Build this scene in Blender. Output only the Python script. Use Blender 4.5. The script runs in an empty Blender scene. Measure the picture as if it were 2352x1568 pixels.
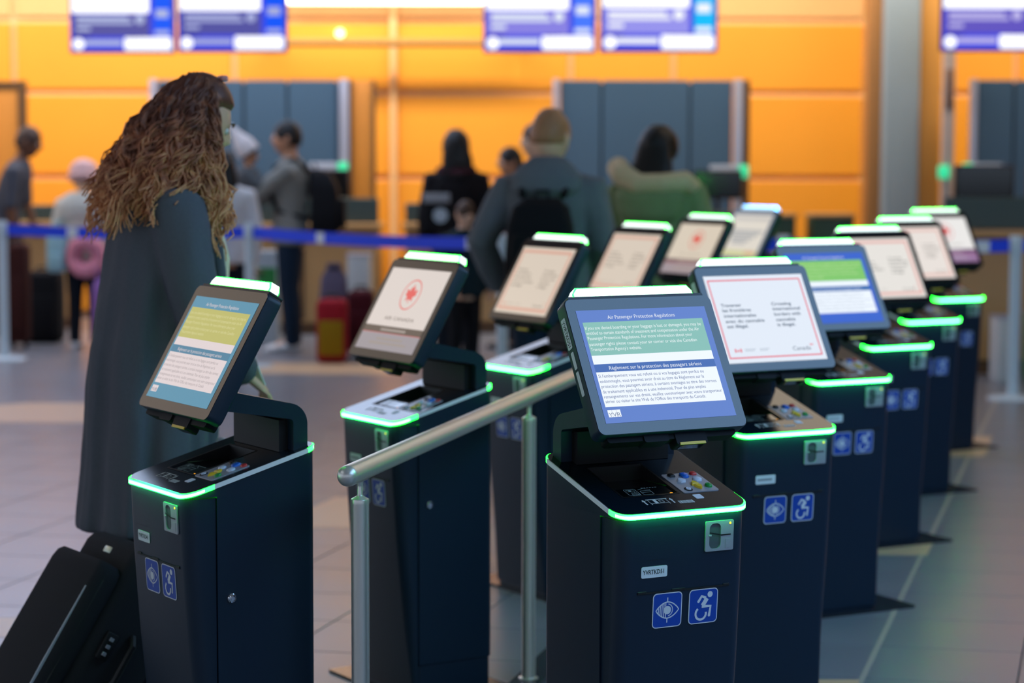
import bpy, bmesh, math, random
from mathutils import Vector, Matrix, noise as mnoise
R = math.radians
PI = math.pi
random.seed(7)
scene = bpy.context.scene
col = scene.collection

# ---------------------------------------------------------------- camera
F_PX, PITCH, ROLL, CAM_H = 5075.8, 0.08522, 0.00193, 1.6
cam_d = bpy.data.cameras.new('camera')
cam = bpy.data.objects.new('camera', cam_d)
col.objects.link(cam)
cam_d.sensor_width = 36.0
cam_d.lens = F_PX / 2352 * 36.0
cam.matrix_world = Matrix.Translation((0, 0, CAM_H)) @ Matrix.Rotation(PI/2 - PITCH, 4, 'X') @ Matrix.Rotation(ROLL, 4, 'Z')
cam_d.dof.use_dof = True
cam_d.dof.focus_distance = 4.82
cam_d.dof.aperture_fstop = 2.8
cam_d.clip_end = 200
scene.camera = cam

# ---------------------------------------------------------------- world, lights, exposure
scene.view_settings.view_transform = 'Standard'
scene.view_settings.look = 'None'
scene.view_settings.gamma = 1.0
scene.view_settings.use_curve_mapping = False
scene.view_settings.exposure = 0.0
scene.cycles.use_denoising = True
scene.cycles.max_bounces = 8
scene.cycles.sample_clamp_indirect = 6.0
world = bpy.data.worlds.new('terminal_daylight')
scene.world = world
world.use_nodes = True
bg = world.node_tree.nodes['Background']
bg.inputs[0].default_value = (0.66, 0.80, 1.0, 1)
bg.inputs[1].default_value = 1.0

def area_light(name, loc, rot, sx, sy, power, color):
    d = bpy.data.lights.new(name, 'AREA')
    d.shape = 'RECTANGLE'; d.size = sx; d.size_y = sy
    d.energy = power; d.color = color
    o = bpy.data.objects.new(name, d)
    o.location = loc; o.rotation_euler = rot
    col.objects.link(o)
    return o
# unseen warm area lights added to brighten the orange wall
for i, x in enumerate((-7.5, -2.5, 2.5, 7.5)):
    area_light('wall_fill_light', (x, 19.6, 4.55), (R(42), 0, 0), 4.6, 0.5, 150, (1.0, 0.88, 0.70))

# ---------------------------------------------------------------- helpers
def lin(c):
    return tuple(((v/255)/12.92 if v/255 <= 0.04045 else ((v/255+0.055)/1.055)**2.4) for v in c)

def pix(px, py, d):
    """world point seen at photo pixel (px,py) on the plane y = d"""
    u, v = px-1176, py-784
    c, s = math.cos(ROLL), math.sin(ROLL)
    u, v = c*u+s*v, -s*u+c*v
    X, yu = u/F_PX, -v/F_PX
    c, s = math.cos(PITCH), math.sin(PITCH)
    r = Vector((X, c+s*yu, -s+c*yu))
    t = d/r.y
    return Vector((r.x*t, d, CAM_H+r.z*t))

MATS = {}
def mat(name, c, rough=0.5, metal=0.0, spec=0.5, var=0.06, scale=30, bump=0.0, bscale=200, em=None, es=0.0, coat=0.0, stretch=None, rvar=0.0):
    if name in MATS: return MATS[name]
    m = bpy.data.materials.new(name); m.use_nodes = True
    nt = m.node_tree; n = nt.nodes; l = nt.links
    p = n['Principled BSDF']
    base = lin(c)
    p.inputs['Roughness'].default_value = rough
    p.inputs['Metallic'].default_value = metal
    p.inputs['Specular IOR Level'].default_value = spec
    if coat:
        p.inputs['Coat Weight'].default_value = coat
        p.inputs['Coat Roughness'].default_value = 0.05
    tc = n.new('ShaderNodeTexCoord')
    src = tc.outputs['Object']
    if stretch:
        mp = n.new('ShaderNodeMapping'); mp.inputs['Scale'].default_value = stretch
        l.new(src, mp.inputs['Vector']); src = mp.outputs['Vector']
    nz = n.new('ShaderNodeTexNoise'); nz.inputs['Scale'].default_value = scale
    nz.inputs['Detail'].default_value = 4
    l.new(src, nz.inputs['Vector'])
    mx = n.new('ShaderNodeMix'); mx.data_type = 'RGBA'
    mx.inputs[6].default_value = (*[max(0, v*(1-var)) for v in base], 1)
    mx.inputs[7].default_value = (*[min(1, v*(1+var)) for v in base], 1)
    l.new(nz.outputs['Fac'], mx.inputs[0])
    l.new(mx.outputs[2], p.inputs['Base Color'])
    if rvar:
        mr = n.new('ShaderNodeMapRange')
        mr.inputs[3].default_value = max(0, rough-rvar); mr.inputs[4].default_value = min(1, rough+rvar)
        l.new(nz.outputs['Fac'], mr.inputs[0]); l.new(mr.outputs[0], p.inputs['Roughness'])
    if bump:
        nb = n.new('ShaderNodeTexNoise'); nb.inputs['Scale'].default_value = bscale; nb.inputs['Detail'].default_value = 3
        l.new(src, nb.inputs['Vector'])
        b = n.new('ShaderNodeBump'); b.inputs['Strength'].default_value = bump; b.inputs['Distance'].default_value = 0.002
        l.new(nb.outputs['Fac'], b.inputs['Height']); l.new(b.outputs['Normal'], p.inputs['Normal'])
    if em is not None:
        p.inputs['Emission Color'].default_value = (*em, 1)
        p.inputs['Emission Strength'].default_value = es
    MATS[name] = m
    return m

def screen_mat(name, c, k=1.0):
    return mat(name, (2, 2, 3), rough=0.18, spec=0.4, var=0.0, em=lin(c), es=k)

class B:
    """collects shapes and links them as one mesh object"""
    def __init__(s): s.bm = bmesh.new()
    def _face(s, vs, m=0):
        try:
            f = s.bm.faces.new(vs); f.material_index = m; return f
        except ValueError: return None
    def poly(s, pts, m=0):
        return s._face([s.bm.verts.new(p) for p in pts], m)
    def merge(s, bm, m=0, M=None):
        if M is not None: bmesh.ops.transform(bm, matrix=M, verts=bm.verts)
        mp = {v: s.bm.verts.new(v.co) for v in bm.verts}
        for f in bm.faces: s._face([mp[v] for v in f.verts], m)
        bm.free()
    def box(s, c, size, m=0, rot=None, bevel=0.0, seg=2, M=None):
        t = bmesh.new(); bmesh.ops.create_cube(t, size=1)
        bmesh.ops.scale(t, vec=size, verts=t.verts)
        if bevel: bmesh.ops.bevel(t, geom=t.edges[:], offset=bevel, segments=seg, affect='EDGES', profile=0.5)
        X = Matrix.Translation(c)
        if rot is not None: X = X @ rot.to_4x4()
        if M is not None: X = M @ X
        s.merge(t, m, X)
    def loft(s, rings, m=0, cap=True, closed=True):
        vr = [[s.bm.verts.new(p) for p in r] for r in rings]
        n = len(vr[0])
        for a, b in zip(vr, vr[1:]):
            for i in range(n if closed else n-1):
                j = (i+1) % n
                s._face([a[i], a[j], b[j], b[i]], m)
        if cap and closed:
            s._face(vr[0][::-1], m); s._face(vr[-1], m)
        return vr
    def prism(s, pts, h, m=0, M=None):
        """2-D outline in xy extruded z 0..h"""
        M = M or Matrix()
        s.loft([[M @ Vector((x, y, 0)) for x, y in pts], [M @ Vector((x, y, h)) for x, y in pts]], m)
    def flat(s, pts, z=0, m=0, M=None):
        M = M or Matrix()
        s.poly([M @ Vector((x, y, z)) for x, y in pts], m)
    def tube(s, pts, rad, n=10, m=0, cap=True):
        pts = [Vector(p) for p in pts]
        if not hasattr(rad, '__len__'): rad = [rad]*len(pts)
        rings = []; up = Vector((0.13, 0.21, 0.97)).normalized(); prev = None
        for i, p in enumerate(pts):
            d = (pts[min(i+1, len(pts)-1)] - pts[max(i-1, 0)]).normalized()
            a = prev if prev is not None else (up.cross(d) if abs(up.dot(d)) < 0.97 else Vector((1, 0, 0)).cross(d))
            a = (a - d*a.dot(d)).normalized(); prev = a; b = d.cross(a)
            rings.append([p + (a*math.cos(t)+b*math.sin(t))*rad[i] for t in (2*PI*k/n for k in range(n))])
        s.loft(rings, m, cap)
    def lathe(s, prof, n=24, m=0, M=None, cap=True):
        M = M or Matrix()
        s.loft([[M @ Vector((r*math.cos(2*PI*k/n), r*math.sin(2*PI*k/n), z)) for k in range(n)] for r, z in prof], m, cap)
    def ball(s, c, r, m=0, rot=None, u=16, v=10, fn=None):
        t = bmesh.new(); bmesh.ops.create_uvsphere(t, u_segments=u, v_segments=v, radius=1)
        if not hasattr(r, '__len__'): r = (r, r, r)
        for vv in t.verts:
            if fn: vv.co = fn(vv.co.copy())
            vv.co = Vector((vv.co.x*r[0], vv.co.y*r[1], vv.co.z*r[2]))
        X = Matrix.Translation(c)
        if rot is not None: X = X @ rot.to_4x4()
        s.merge(t, m, X)
    def text(s, body, x, y, cap, width=None, align='L', m=0, z=0, M=None, bold=0.0, leadx=True):
        vs, fs, (x0, x1, capn) = text_geo(body, bold)
        k = cap/capn
        kx = k if width is None else width/(x1-x0)
        off = x - x0*kx if align == 'L' else (x - (x0+x1)/2*kx if align == 'C' else x - x1*kx)
        M = M or Matrix()
        bv = [s.bm.verts.new(M @ Vector((off+a*kx, y+b*k, z))) for a, b in vs]
        for f in fs: s._face([bv[i] for i in f], m)
    def build(s, name, mats, parent=None, smooth=True, angle=40, M=None):
        bmesh.ops.recalc_face_normals(s.bm, faces=s.bm.faces[:])
        me = bpy.data.meshes.new(name); s.bm.to_mesh(me); s.bm.free()
        return link(name, me, mats, parent, smooth, angle)

def link(name, me, mats, parent=None, smooth=True, angle=40):
    if not isinstance(mats, (list, tuple)): mats = [mats]
    for q in mats: me.materials.append(q)
    if smooth:
        me.shade_smooth()
        if angle: me.set_sharp_from_angle(angle=R(angle))
    o = bpy.data.objects.new(name, me); col.objects.link(o)
    if parent is not None: o.parent = parent
    return o

TXT = {}
def text_geo(body, bold=0.0):
    k = (body, bold)
    if k in TXT: return TXT[k]
    cu = bpy.data.curves.new('t', 'FONT'); cu.body = body; cu.size = 1; cu.resolution_u = 2; cu.offset = bold
    o = bpy.data.objects.new('t', cu); col.objects.link(o)
    dg = bpy.context.evaluated_depsgraph_get()
    me = bpy.data.meshes.new_from_object(o.evaluated_get(dg))
    vs = [(v.co.x, v.co.y) for v in me.vertices]; fs = [tuple(p.vertices) for p in me.polygons]
    bpy.data.objects.remove(o); bpy.data.curves.remove(cu); bpy.data.meshes.remove(me)
    xs = [v[0] for v in vs]
    TXT[k] = (vs, fs, (min(xs), max(xs), 0.70))
    return TXT[k]

def rrect(x0, y0, x1, y1, r, n=5, corners=(1, 1, 1, 1)):
    """rounded rectangle outline, ccw from lower left; corners = ll, lr, ur, ul"""
    pts = []
    for k, (cx, cy, a0) in enumerate(((x0, y0, 180), (x1, y0, 270), (x1, y1, 0), (x0, y1, 90))):
        if not corners[k] or r == 0: pts.append((cx, cy)); continue
        ox = cx + (r if k in (0, 3) else -r); oy = cy + (r if k in (0, 1) else -r)
        for i in range(n+1):
            a = R(a0 + 90*i/n); pts.append((ox+r*math.cos(a), oy+r*math.sin(a)))
    return pts
class Prints:
    """printed pieces on a screen, each line or mark a mesh of its own"""
    def __init__(s): s.items = []
    def new(s, name): s.items.append((name, B())); return s.items[-1][1]
    def text(s, *a, **k): s.new('text_line').text(*a, **k)
    def flat(s, *a, **k): s.items[-1][1].flat(*a, **k)
    @property
    def bm(s): return s.items[-1][1].bm
    def _face(s, *a): return s.items[-1][1]._face(*a)
    def build(s, mats, parent):
        for n, b in s.items: b.build(n, mats, parent, smooth=False)
def circle(cx, cy, r, n=20, ry=None, a0=0, a1=360):
    full = abs(a1-a0) >= 360
    return [(cx+r*math.cos(R(a0+(a1-a0)*i/(n if full else n-1))), cy+(ry or r)*math.sin(R(a0+(a1-a0)*i/(n if full else n-1)))) for i in range(n)]
def rect(x0, y0, x1, y1): return [(x0, y0), (x1, y0), (x1, y1), (x0, y1)]
def frame_flat(b, outer, inner, z, m, M):
    n = len(outer)
    vo = [b.bm.verts.new(M @ Vector((x, y, z))) for x, y in outer]; vi = [b.bm.verts.new(M @ Vector((x, y, z))) for x, y in inner]
    for i in range(n): j = (i+1) % n; b._face([vo[i], vo[j], vi[j], vi[i]], m)
def stroke(b, pts, w, z, m, M, closed=False):
    """flat line of width w along pts"""
    P = [Vector((x, y)) for x, y in pts]; n = len(P)
    L, Rr = [], []
    for i in range(n):
        a = P[i-1] if (i > 0 or closed) else P[i]; c = P[(i+1) % n] if (i < n-1 or closed) else P[i]
        d = (c-a); d = d.normalized() if d.length > 1e-9 else Vector((1, 0)); q = Vector((-d.y, d.x))*w/2
        L.append(b.bm.verts.new(M @ Vector((*(P[i]+q), z)))); Rr.append(b.bm.verts.new(M @ Vector((*(P[i]-q), z))))
    for i in range(n if closed else n-1): j = (i+1) % n; b._face([L[i], Rr[i], Rr[j], L[j]], m)

def empty(name, loc, yaw=0.0):
    o = bpy.data.objects.new(name, None); o.location = loc; o.rotation_euler = (0, 0, yaw); o.empty_display_size = 0.1
    col.objects.link(o); return o
def tag(o, label=None, cat=None, group=None, kind=None):
    if label: o['label'] = label
    if cat: o['category'] = cat
    if group: o['group'] = group
    if kind: o['kind'] = kind
    return o
def copy_tree(o, parent=None, skip=()):
    c = o.copy(); col.objects.link(c); c.parent = parent
    for ch in list(o.children):
        if ch.name.split('.')[0] in skip: continue
        copy_tree(ch, c, skip)
    return c
def remeshed(b, voxel, smooth_it=2):
    """fuse the overlapping shapes of a builder into one continuous surface"""
    me = bpy.data.meshes.new('tmp'); bmesh.ops.recalc_face_normals(b.bm, faces=b.bm.faces[:])
    b.bm.to_mesh(me); b.bm.free()
    o = bpy.data.objects.new('tmp', me); col.objects.link(o)
    r = o.modifiers.new('r', 'REMESH'); r.mode = 'VOXEL'; r.voxel_size = voxel
    if smooth_it:
        q = o.modifiers.new('s', 'SMOOTH'); q.factor = 0.5; q.iterations = smooth_it
    dg = bpy.context.evaluated_depsgraph_get()
    out = bpy.data.meshes.new_from_object(o.evaluated_get(dg))
    bpy.data.objects.remove(o); bpy.data.meshes.remove(me)
    return out

def wrinkle(me, amp, f=(11, 11, 3.2), seed=0.0):
    """soft cloth folds: push the surface in and out along its normals"""
    ns = [v.normal.copy() for v in me.vertices]
    for v, n_ in zip(me.vertices, ns):
        q = Vector((v.co.x*f[0]+seed, v.co.y*f[1], v.co.z*f[2]))
        v.co += n_*amp*(mnoise.noise(q)+0.5*mnoise.noise(q*2.1))
    return me
# ---------------------------------------------------------------- materials
M_navy = mat('navy_powder_coat', (8, 33, 52), rough=0.4, spec=0.4, var=0.1, scale=400, bump=0.15, bscale=900)
M_deck = mat('gloss_navy_deck', (12, 24, 34), rough=0.16, spec=0.55, var=0.1, scale=300, rvar=0.03)
M_black = mat('black_plastic', (14, 15, 18), rough=0.45, var=0.1, scale=200)
M_glass = mat('black_glass', (6, 8, 12), rough=0.1, spec=0.72, var=0.05)
M_dark = mat('dark_recess', (5, 6, 8), rough=0.6, var=0.1)
M_silver = mat('satin_silver_plate', (170, 172, 180), rough=0.38, metal=0.35, var=0.04, scale=150)
M_steel = mat('brushed_steel', (232, 226, 218), rough=0.36, metal=0.72, var=0.06, scale=60, stretch=(30, 30, 0.6), rvar=0.06)
M_chrome = mat('chrome', (215, 215, 220), rough=0.1, metal=1.0, var=0.02)
M_white = mat('white_label', (222, 226, 232), rough=0.5, var=0.03)
M_print = mat('pale_print', (205, 214, 210), rough=0.5, var=0.03)
M_ink = mat('black_ink', (18, 20, 24), rough=0.6, var=0.05)
M_grey_ink = mat('grey_ink', (150, 155, 162), rough=0.6, var=0.05)
M_sign_blue = mat('sign_blue', (8, 70, 172), rough=0.4, var=0.03)
M_diff = mat('unlit_light_strip', (196, 206, 214), rough=0.35, var=0.03, em=(0.6, 0.75, 0.8), es=0.12)
M_green = mat('green_light', (200, 255, 210), rough=0.4, var=0.0, em=(0.002, 1.0, 0.012), es=26.0)
M_core = mat('clipped_white_core', (230, 255, 235), rough=0.4, var=0.0, em=(0.9, 1.0, 0.93), es=1.5)
M_blue_light = mat('blue_light', (190, 225, 255), rough=0.4, var=0.0, em=(0.02, 0.36, 1.0), es=30.0)
M_amber = mat('amber_lamp', (255, 210, 40), rough=0.4, var=0.0, em=(1.0, 0.78, 0.05), es=1.0)
M_orange_led = mat('orange_lamp', (255, 150, 20), rough=0.4, var=0.0, em=(1.0, 0.42, 0.02), es=1.2)
M_yellow = mat('yellow_plastic', (226, 190, 30), rough=0.4, var=0.05)
M_red = mat('red_plastic', (200, 50, 48), rough=0.4, var=0.05)
M_blue = mat('blue_plastic', (24, 104, 205), rough=0.4, var=0.05)
M_greenb = mat('green_plastic', (16, 140, 60), rough=0.4, var=0.05)
M_whiteb = mat('white_plastic', (205, 215, 230), rough=0.4, var=0.03)
# ---------------------------------------------------------------- the room
def struct(name, b, m, parent=None, smooth=False):
    o = b.build(name, m, parent, smooth=smooth)
    if parent is None: o['kind'] = 'structure'
    return o
M_grout = mat('floor_grout', (80, 77, 80), rough=0.8, var=0.1)
M_tile = mat('grey_floor_tile', (122, 124, 132), rough=0.30, spec=0.5, var=0.10, scale=3.0, rvar=0.05)
M_tan = mat('tan_floor_patch', (214, 178, 142), rough=0.35, var=0.05, scale=8)
M_orange = mat('orange_wall_panel', (252, 166, 42), rough=0.55, var=0.05, scale=1.5)
M_seam = mat('pale_wall_joint', (246, 200, 140), rough=0.6, var=0.03)
M_ceil = mat('ceiling_white', (214, 208, 200), rough=0.9, var=0.03)
M_wallside = mat('pale_side_wall', (176, 158, 138), rough=0.8, var=0.05)
M_lum = mat('luminous_panel', (240, 245, 255), rough=0.5, var=0.0, em=(0.34, 0.61, 1.0), es=4.0)
M_lum2 = mat('cool_luminous_panel', (240, 245, 255), rough=0.5, var=0.0, em=(0.52, 0.70, 1.0), es=2.9)
M_lumd = mat('added_warm_glow', (255, 240, 215), rough=0.5, var=0.0, em=(1.0, 0.80, 0.64), es=0.7)
M_lumw = mat('warm_luminous_panel', (255, 240, 215), rough=0.5, var=0.0, em=(1.0, 0.83, 0.62), es=1.6)
M_frame = mat('window_frame_grey', (120, 124, 130), rough=0.4, metal=0.6, var=0.04)

b = B(); b.box((0, 6, -0.06), (34, 34, 0.1)); floor = struct('floor', b, M_grout)
# tiles laid along the kiosk rows
TU = Vector((0.262, 0.965, 0)).normalized()*0.46
TV = Vector((0.972, -0.20, 0)).normalized()*0.46
def tile_pts(g=0.004):
    a = TU*(1-g/0.46)/2; c = TV*(1-g/0.46)/2
    return [-a-c, -a+c, a+c, a-c]
tb = B(); tp = tile_pts()
tb.loft([[p+Vector((0, 0, -0.010)) for p in tp], [p+Vector((0, 0, -0.0015)) for p in tp], [p*0.993 for p in tp]])
bmesh.ops.recalc_face_normals(tb.bm, faces=tb.bm.faces[:])
tile_me = bpy.data.meshes.new('floor_tile'); tb.bm.to_mesh(tile_me); tb.bm.free(); tile_me.materials.append(M_tile)
origin = Vector((1.34, 7.63, 0)) - TV/2 + TU*0.3
def on_screen(p, m=40):
    d = p - Vector((0, 0, CAM_H)); c, s = math.cos(PITCH), math.sin(PITCH)
    z = c*d.y - s*d.z
    if z < 1: return False
    u = F_PX*d.x/z + 1176; v = 784 - F_PX*(s*d.y+c*d.z)/z
    return -m < u < 2352+m and -m < v < 1568+m
seen, rest = [], []
for i in range(-30, 50):
    for j in range(-30, 30):
        p = origin + TU*i + TV*j
        if not (-13 < p.x < 13 and -3 < p.y < 21.5): continue
        vis = any(on_screen(p+q) for q in tp)
        (seen if vis else rest).append(p)
seen.sort(key=lambda p: p.y)
for p in seen[:295]:
    o = bpy.data.objects.new('floor_tile', tile_me); o.location = p; o.parent = floor; col.objects.link(o)
rb = B()
for p in rest+seen[295:]: rb.poly([p+q for q in tp])
ro = rb.build('floor_tile_field', M_tile, floor, smooth=False); ro['kind'] = 'stuff'
def floor_patch(pts):  # thin tan quad lying just above the floor tiles
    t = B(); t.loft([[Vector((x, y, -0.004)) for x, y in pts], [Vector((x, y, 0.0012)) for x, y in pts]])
    t.build('tan_patch', M_tan, floor, smooth=False)
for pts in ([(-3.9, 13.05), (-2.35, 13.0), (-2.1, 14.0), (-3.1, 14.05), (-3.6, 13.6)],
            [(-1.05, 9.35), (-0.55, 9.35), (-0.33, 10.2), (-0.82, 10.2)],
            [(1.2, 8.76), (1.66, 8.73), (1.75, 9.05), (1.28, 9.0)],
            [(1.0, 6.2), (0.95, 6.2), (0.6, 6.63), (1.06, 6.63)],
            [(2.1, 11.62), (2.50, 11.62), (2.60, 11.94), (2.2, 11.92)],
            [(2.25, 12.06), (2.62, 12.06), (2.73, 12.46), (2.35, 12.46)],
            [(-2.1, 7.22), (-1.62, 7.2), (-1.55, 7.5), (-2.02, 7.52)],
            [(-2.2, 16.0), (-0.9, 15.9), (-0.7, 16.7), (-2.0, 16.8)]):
    floor_patch(pts)
# pale joint line along the right-hand kiosk row
b = B(); d = TU.normalized(); q = TV.normalized()*0.009; p0 = Vector((1.34, 7.63, 0))
b.loft([[p0-d*2-q+Vector((0,0,-.004)), p0-d*2+q+Vector((0,0,-.004)), p0+d*7+q+Vector((0,0,-.004)), p0+d*7-q+Vector((0,0,-.004))],
        [p0-d*2-q+Vector((0,0,.001)), p0-d*2+q+Vector((0,0,.001)), p0+d*7+q+Vector((0,0,.001)), p0+d*7-q+Vector((0,0,.001))]])
struct('trim_1', b, mat('pale_floor_strip', (164, 158, 148), rough=0.4), None)

WY = 22.0
b = B(); b.box((0, WY+0.1, 2.5), (30, 0.16, 5.0)); wall = struct('wall_back', b, M_seam)
za, zb, zc = (pix(1176, y, WY).z for y in (408, 214, 48))
wx = lambda px: pix(px, 300, WY).x
def wall_row(z0, z1, xs, m=M_orange):
    h = 0.03
    for x0, x1 in zip(xs, xs[1:]):
        t = B(); t.box(((x0+x1)/2, WY+0.005, (z0+z1)/2), (x1-x0-2*h, 0.05, z1-z0-2*h), bevel=0.006, seg=1)
        t.build('wall_panel', m, wall, smooth=False)
V = lambda *p: [-14.9]+[wx(q) for q in p]+[14.9]
wall_row(0.0, za, V(-215, 905, 1985, 2700))
wall_row(za, zb, V(-215, 905, 1985, 2700))
wall_row(zb, zc, V(-470, 35, 540, 905, 1310, 1545, 1985, 2330, 2800))
wall_row(zc, 5.0, V(-470, 35, 540, 905, 1310, 1545, 1985, 2330, 2800), mat('washed_upper_panel', (238, 186, 120), rough=0.6))  # the cove light's pale wash is put into the upper panel colour
b = B(); b.box((0, 6, 5.05), (30, 34, 0.1)); struct('ceiling', b, M_ceil)
# clerestory glazing above the left part of the orange wall
b = B()
for k in range(8): b.box((-13.6+k*1.62, WY-0.03, 4.15), (0.07, 0.07, 1.3))
for z in (3.48, 4.82): b.box((-7.9, WY-0.03, z), (11.5, 0.07, 0.07))
w2 = struct('window_2', b, M_frame)
for k in range(7):
    t = B(); t.box((-12.79+k*1.62, WY-0.03, 4.15), (1.55, 0.02, 1.28)); t.build('pane', mat('daylit_pane', (200, 220, 255), rough=0.2, em=(0.38, 0.56, 1.0), es=4.0, var=0), w2, smooth=False)
b = B()
b.box((15.05, 6, 2.5), (0.16, 34, 5)); struct('wall_right', b, M_wallside)
# window wall on the left and behind the camera: frame with mullions and glass
M_pane = bpy.data.materials.new('window_glass'); M_pane.use_nodes = True
_p = M_pane.node_tree.nodes['Principled BSDF']; _p.inputs['Transmission Weight'].default_value = 1; _p.inputs['Roughness'].default_value = 0.0
_p.inputs['IOR'].default_value = 1.02; _p.inputs['Base Color'].default_value = (0.9, 0.96, 1, 1)
b = B()
for y in range(-11, 24, 4): b.box((-15.0, y, 2.5), (0.14, 0.14, 5.0))
for z in (0.08, 2.6, 4.92): b.box((-15.0, 6, z), (0.14, 34, 0.12))
w = struct('window_1', b, M_frame)
b = B()
b.box((0, -11, 0.5), (30, 0.16, 1.0)); b.box((0, -11, 4.7), (30, 0.16, 0.6))
struct('wall_front', b, M_wallside)

def ceiling_light(x, y, sx, sy, m, label):
    o = empty('ceiling_light', (x, y, 4.96))
    tag(o, label, 'ceiling light')
    t = B(); t.box((0, 0, 0.02), (sx+0.1, sy+0.1, 0.03)); t.build('frame', M_frame, o, smooth=False)
    t = B(); t.box((0, 0, -0.01), (sx, sy, 0.03), bevel=0.005, seg=1); t.build('diffuser', m, o, smooth=False)
ceiling_light(5.6, 3.4, 5.2, 8.5, M_lum, 'wide cool luminous ceiling panel over the right-hand kiosk row')
ceiling_light(-6.5, 3.0, 2.0, 6.0, mat('added_cool_fill', (240, 245, 255), em=(0.8, 0.88, 1.0), es=1.2, var=0), 'added unseen cool fill panel over the left of the hall')  # glowing panel added to cool the floor at left
ceiling_light(-2.7, 17.3, 4.6, 4.6, M_lum2, 'cool luminous ceiling panel over the queue at left')
ceiling_light(4.2, 13.0, 5.0, 2.0, M_lumw, 'warm ceiling panel over the queue at right')

ceiling_light(-10.3, 14.6, 8.0, 10.0, M_lumd, 'added unseen warm glow panel at far left')  # warm glow added for the left screens to reflect
# cove lamp on top of the orange wall
b = B(); p0 = pix(640, -6, WY-0.25); p1 = pix(1130, -6, WY-0.25)
o = empty('cove_lamp', ((p0.x+p1.x)/2, WY-0.2, p0.z))
tag(o, 'bright linear cove lamp at the top of the orange wall', 'lamp')
t = B(); t.box((0, 0.05, 0.03), (p1.x-p0.x, 0.2, 0.04)); t.build('housing', M_frame, o, smooth=False)
t = B(); t.box((0, -0.04, -0.025), (p1.x-p0.x-0.05, 0.1, 0.07), bevel=0.02); t.build('lamp_tube', mat('cove_glow', (255, 250, 240), em=(1, 0.9, 0.72), es=5.0, var=0), o)
t = B(); t.box((0, 0.13, 0.02), (0.1, 0.14, 0.05)); t.build('bracket', M_frame, o, smooth=False)
# vertical conduit and cable rail on the wall
b = B(); p = pix(904, 300, WY-0.07); b.tube([(p.x, WY-0.06, 0), (p.x, WY-0.06, 5.0)], 0.035, 12); struct('trim_2', b, M_seam, None, True)
a0 = pix(560, 99, WY-0.5); a1 = pix(1240, 100, WY-0.5)
o = empty('cable_rail', ((a0.x+a1.x)/2, WY-0.5, a0.z)); tag(o, 'long slim tan cable rail crossing the orange wall between the sign pairs', 'rail')
t = B(); t.box((0, 0, 0.02), (a1.x-a0.x, 0.12, 0.05), bevel=0.006); t.build('rail', mat('rail_tan', (224, 168, 90), rough=0.5), o)
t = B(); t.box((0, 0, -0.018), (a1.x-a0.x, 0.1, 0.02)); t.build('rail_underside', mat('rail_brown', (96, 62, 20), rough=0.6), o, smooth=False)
for x in (-1.2, 1.2):
    t = B(); t.box((x, 0.25, 0.02), (0.05, 0.5, 0.04)); t.build('bracket', M_frame, o, smooth=False)
p = pix(780, 76, WY-0.08)
b = B(); b.lathe([(0.0, 0), (0.03, 0), (0.04, 0.02), (0.03, 0.06), (0.0, 0.062)], 16, M=Matrix.Translation((p.x, WY-0.02, p.z)) @ Matrix.Rotation(PI/2, 4, 'X'))
tag(b.build('wall_lamp', mat('small_lamp', (255, 235, 190), em=(1, 0.85, 0.5), es=3.0, var=0)), 'tiny round lit lamp on the orange wall above the cable rail', 'lamp')

# column with timber-coloured side strips
cx0, cx1 = pix(2027, 300, 20.4).x, pix(2110, 300, 20.4).x
o = empty('column', ((cx0+cx1)/2, 20.5, 0)); tag(o, 'tall grey square column with brown strips, at right before the orange wall', 'column')
t = B(); t.box((0, 0, 2.5), (cx1-cx0, 0.3, 5.0), bevel=0.03, seg=3); t.build('shaft', mat('column_grey', (150, 164, 174), rough=0.5), o)
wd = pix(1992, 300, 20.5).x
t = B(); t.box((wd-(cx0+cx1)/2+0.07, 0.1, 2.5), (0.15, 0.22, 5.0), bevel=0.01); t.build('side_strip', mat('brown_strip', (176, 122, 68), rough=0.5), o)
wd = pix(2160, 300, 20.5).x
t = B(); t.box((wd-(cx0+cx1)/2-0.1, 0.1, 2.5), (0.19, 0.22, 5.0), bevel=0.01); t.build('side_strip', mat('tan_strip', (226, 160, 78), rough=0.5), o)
t = B(); t.box((0, 0, 0.06), (cx1-cx0+0.06, 0.36, 0.12), bevel=0.01); t.build('plinth', M_frame, o)
# ---------------------------------------------------------------- kiosks
KW, KD, ZF, SL = 0.170, 0.338, 0.828, 0.2745        # half width, depth, deck height at the front, deck slope
YS, ZS, TILT = 0.1233, 1.1372, 0.5231               # centre and lean of the screen
AW, AH0, AH1 = 0.168, -0.1365, 0.1345
PW, PH = 0.1915, 0.1634
MS = Matrix(((1, 0, 0, 0), (0, math.sin(TILT), -math.cos(TILT), YS), (0, math.cos(TILT), math.sin(TILT), ZS), (0, 0, 0, 1)))   # screen plane: x, up, out
MD = Matrix(((1, 0, 0, 0), (0, 1, 0, 0), (0, SL, 1, ZF), (0, 0, 0, 1)))                                                        # deck plane
MF = Matrix(((1, 0, 0, 0), (0, 0.040, -1, 0.0), (0, 1, 0, 0), (0, 0, 0, 1)))                                                   # front face: x, z, out
def front_y(z):
    pts = [(0.0, 0.066), (0.12, 0.054), (0.48, 0.0185), (0.66, 0.0065), (0.815, 0.0)]
    for (a, ya), (b_, yb) in zip(pts, pts[1:]):
        if z <= b_: return ya+(yb-ya)*(z-a)/(b_-a)
    return 0.0
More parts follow.
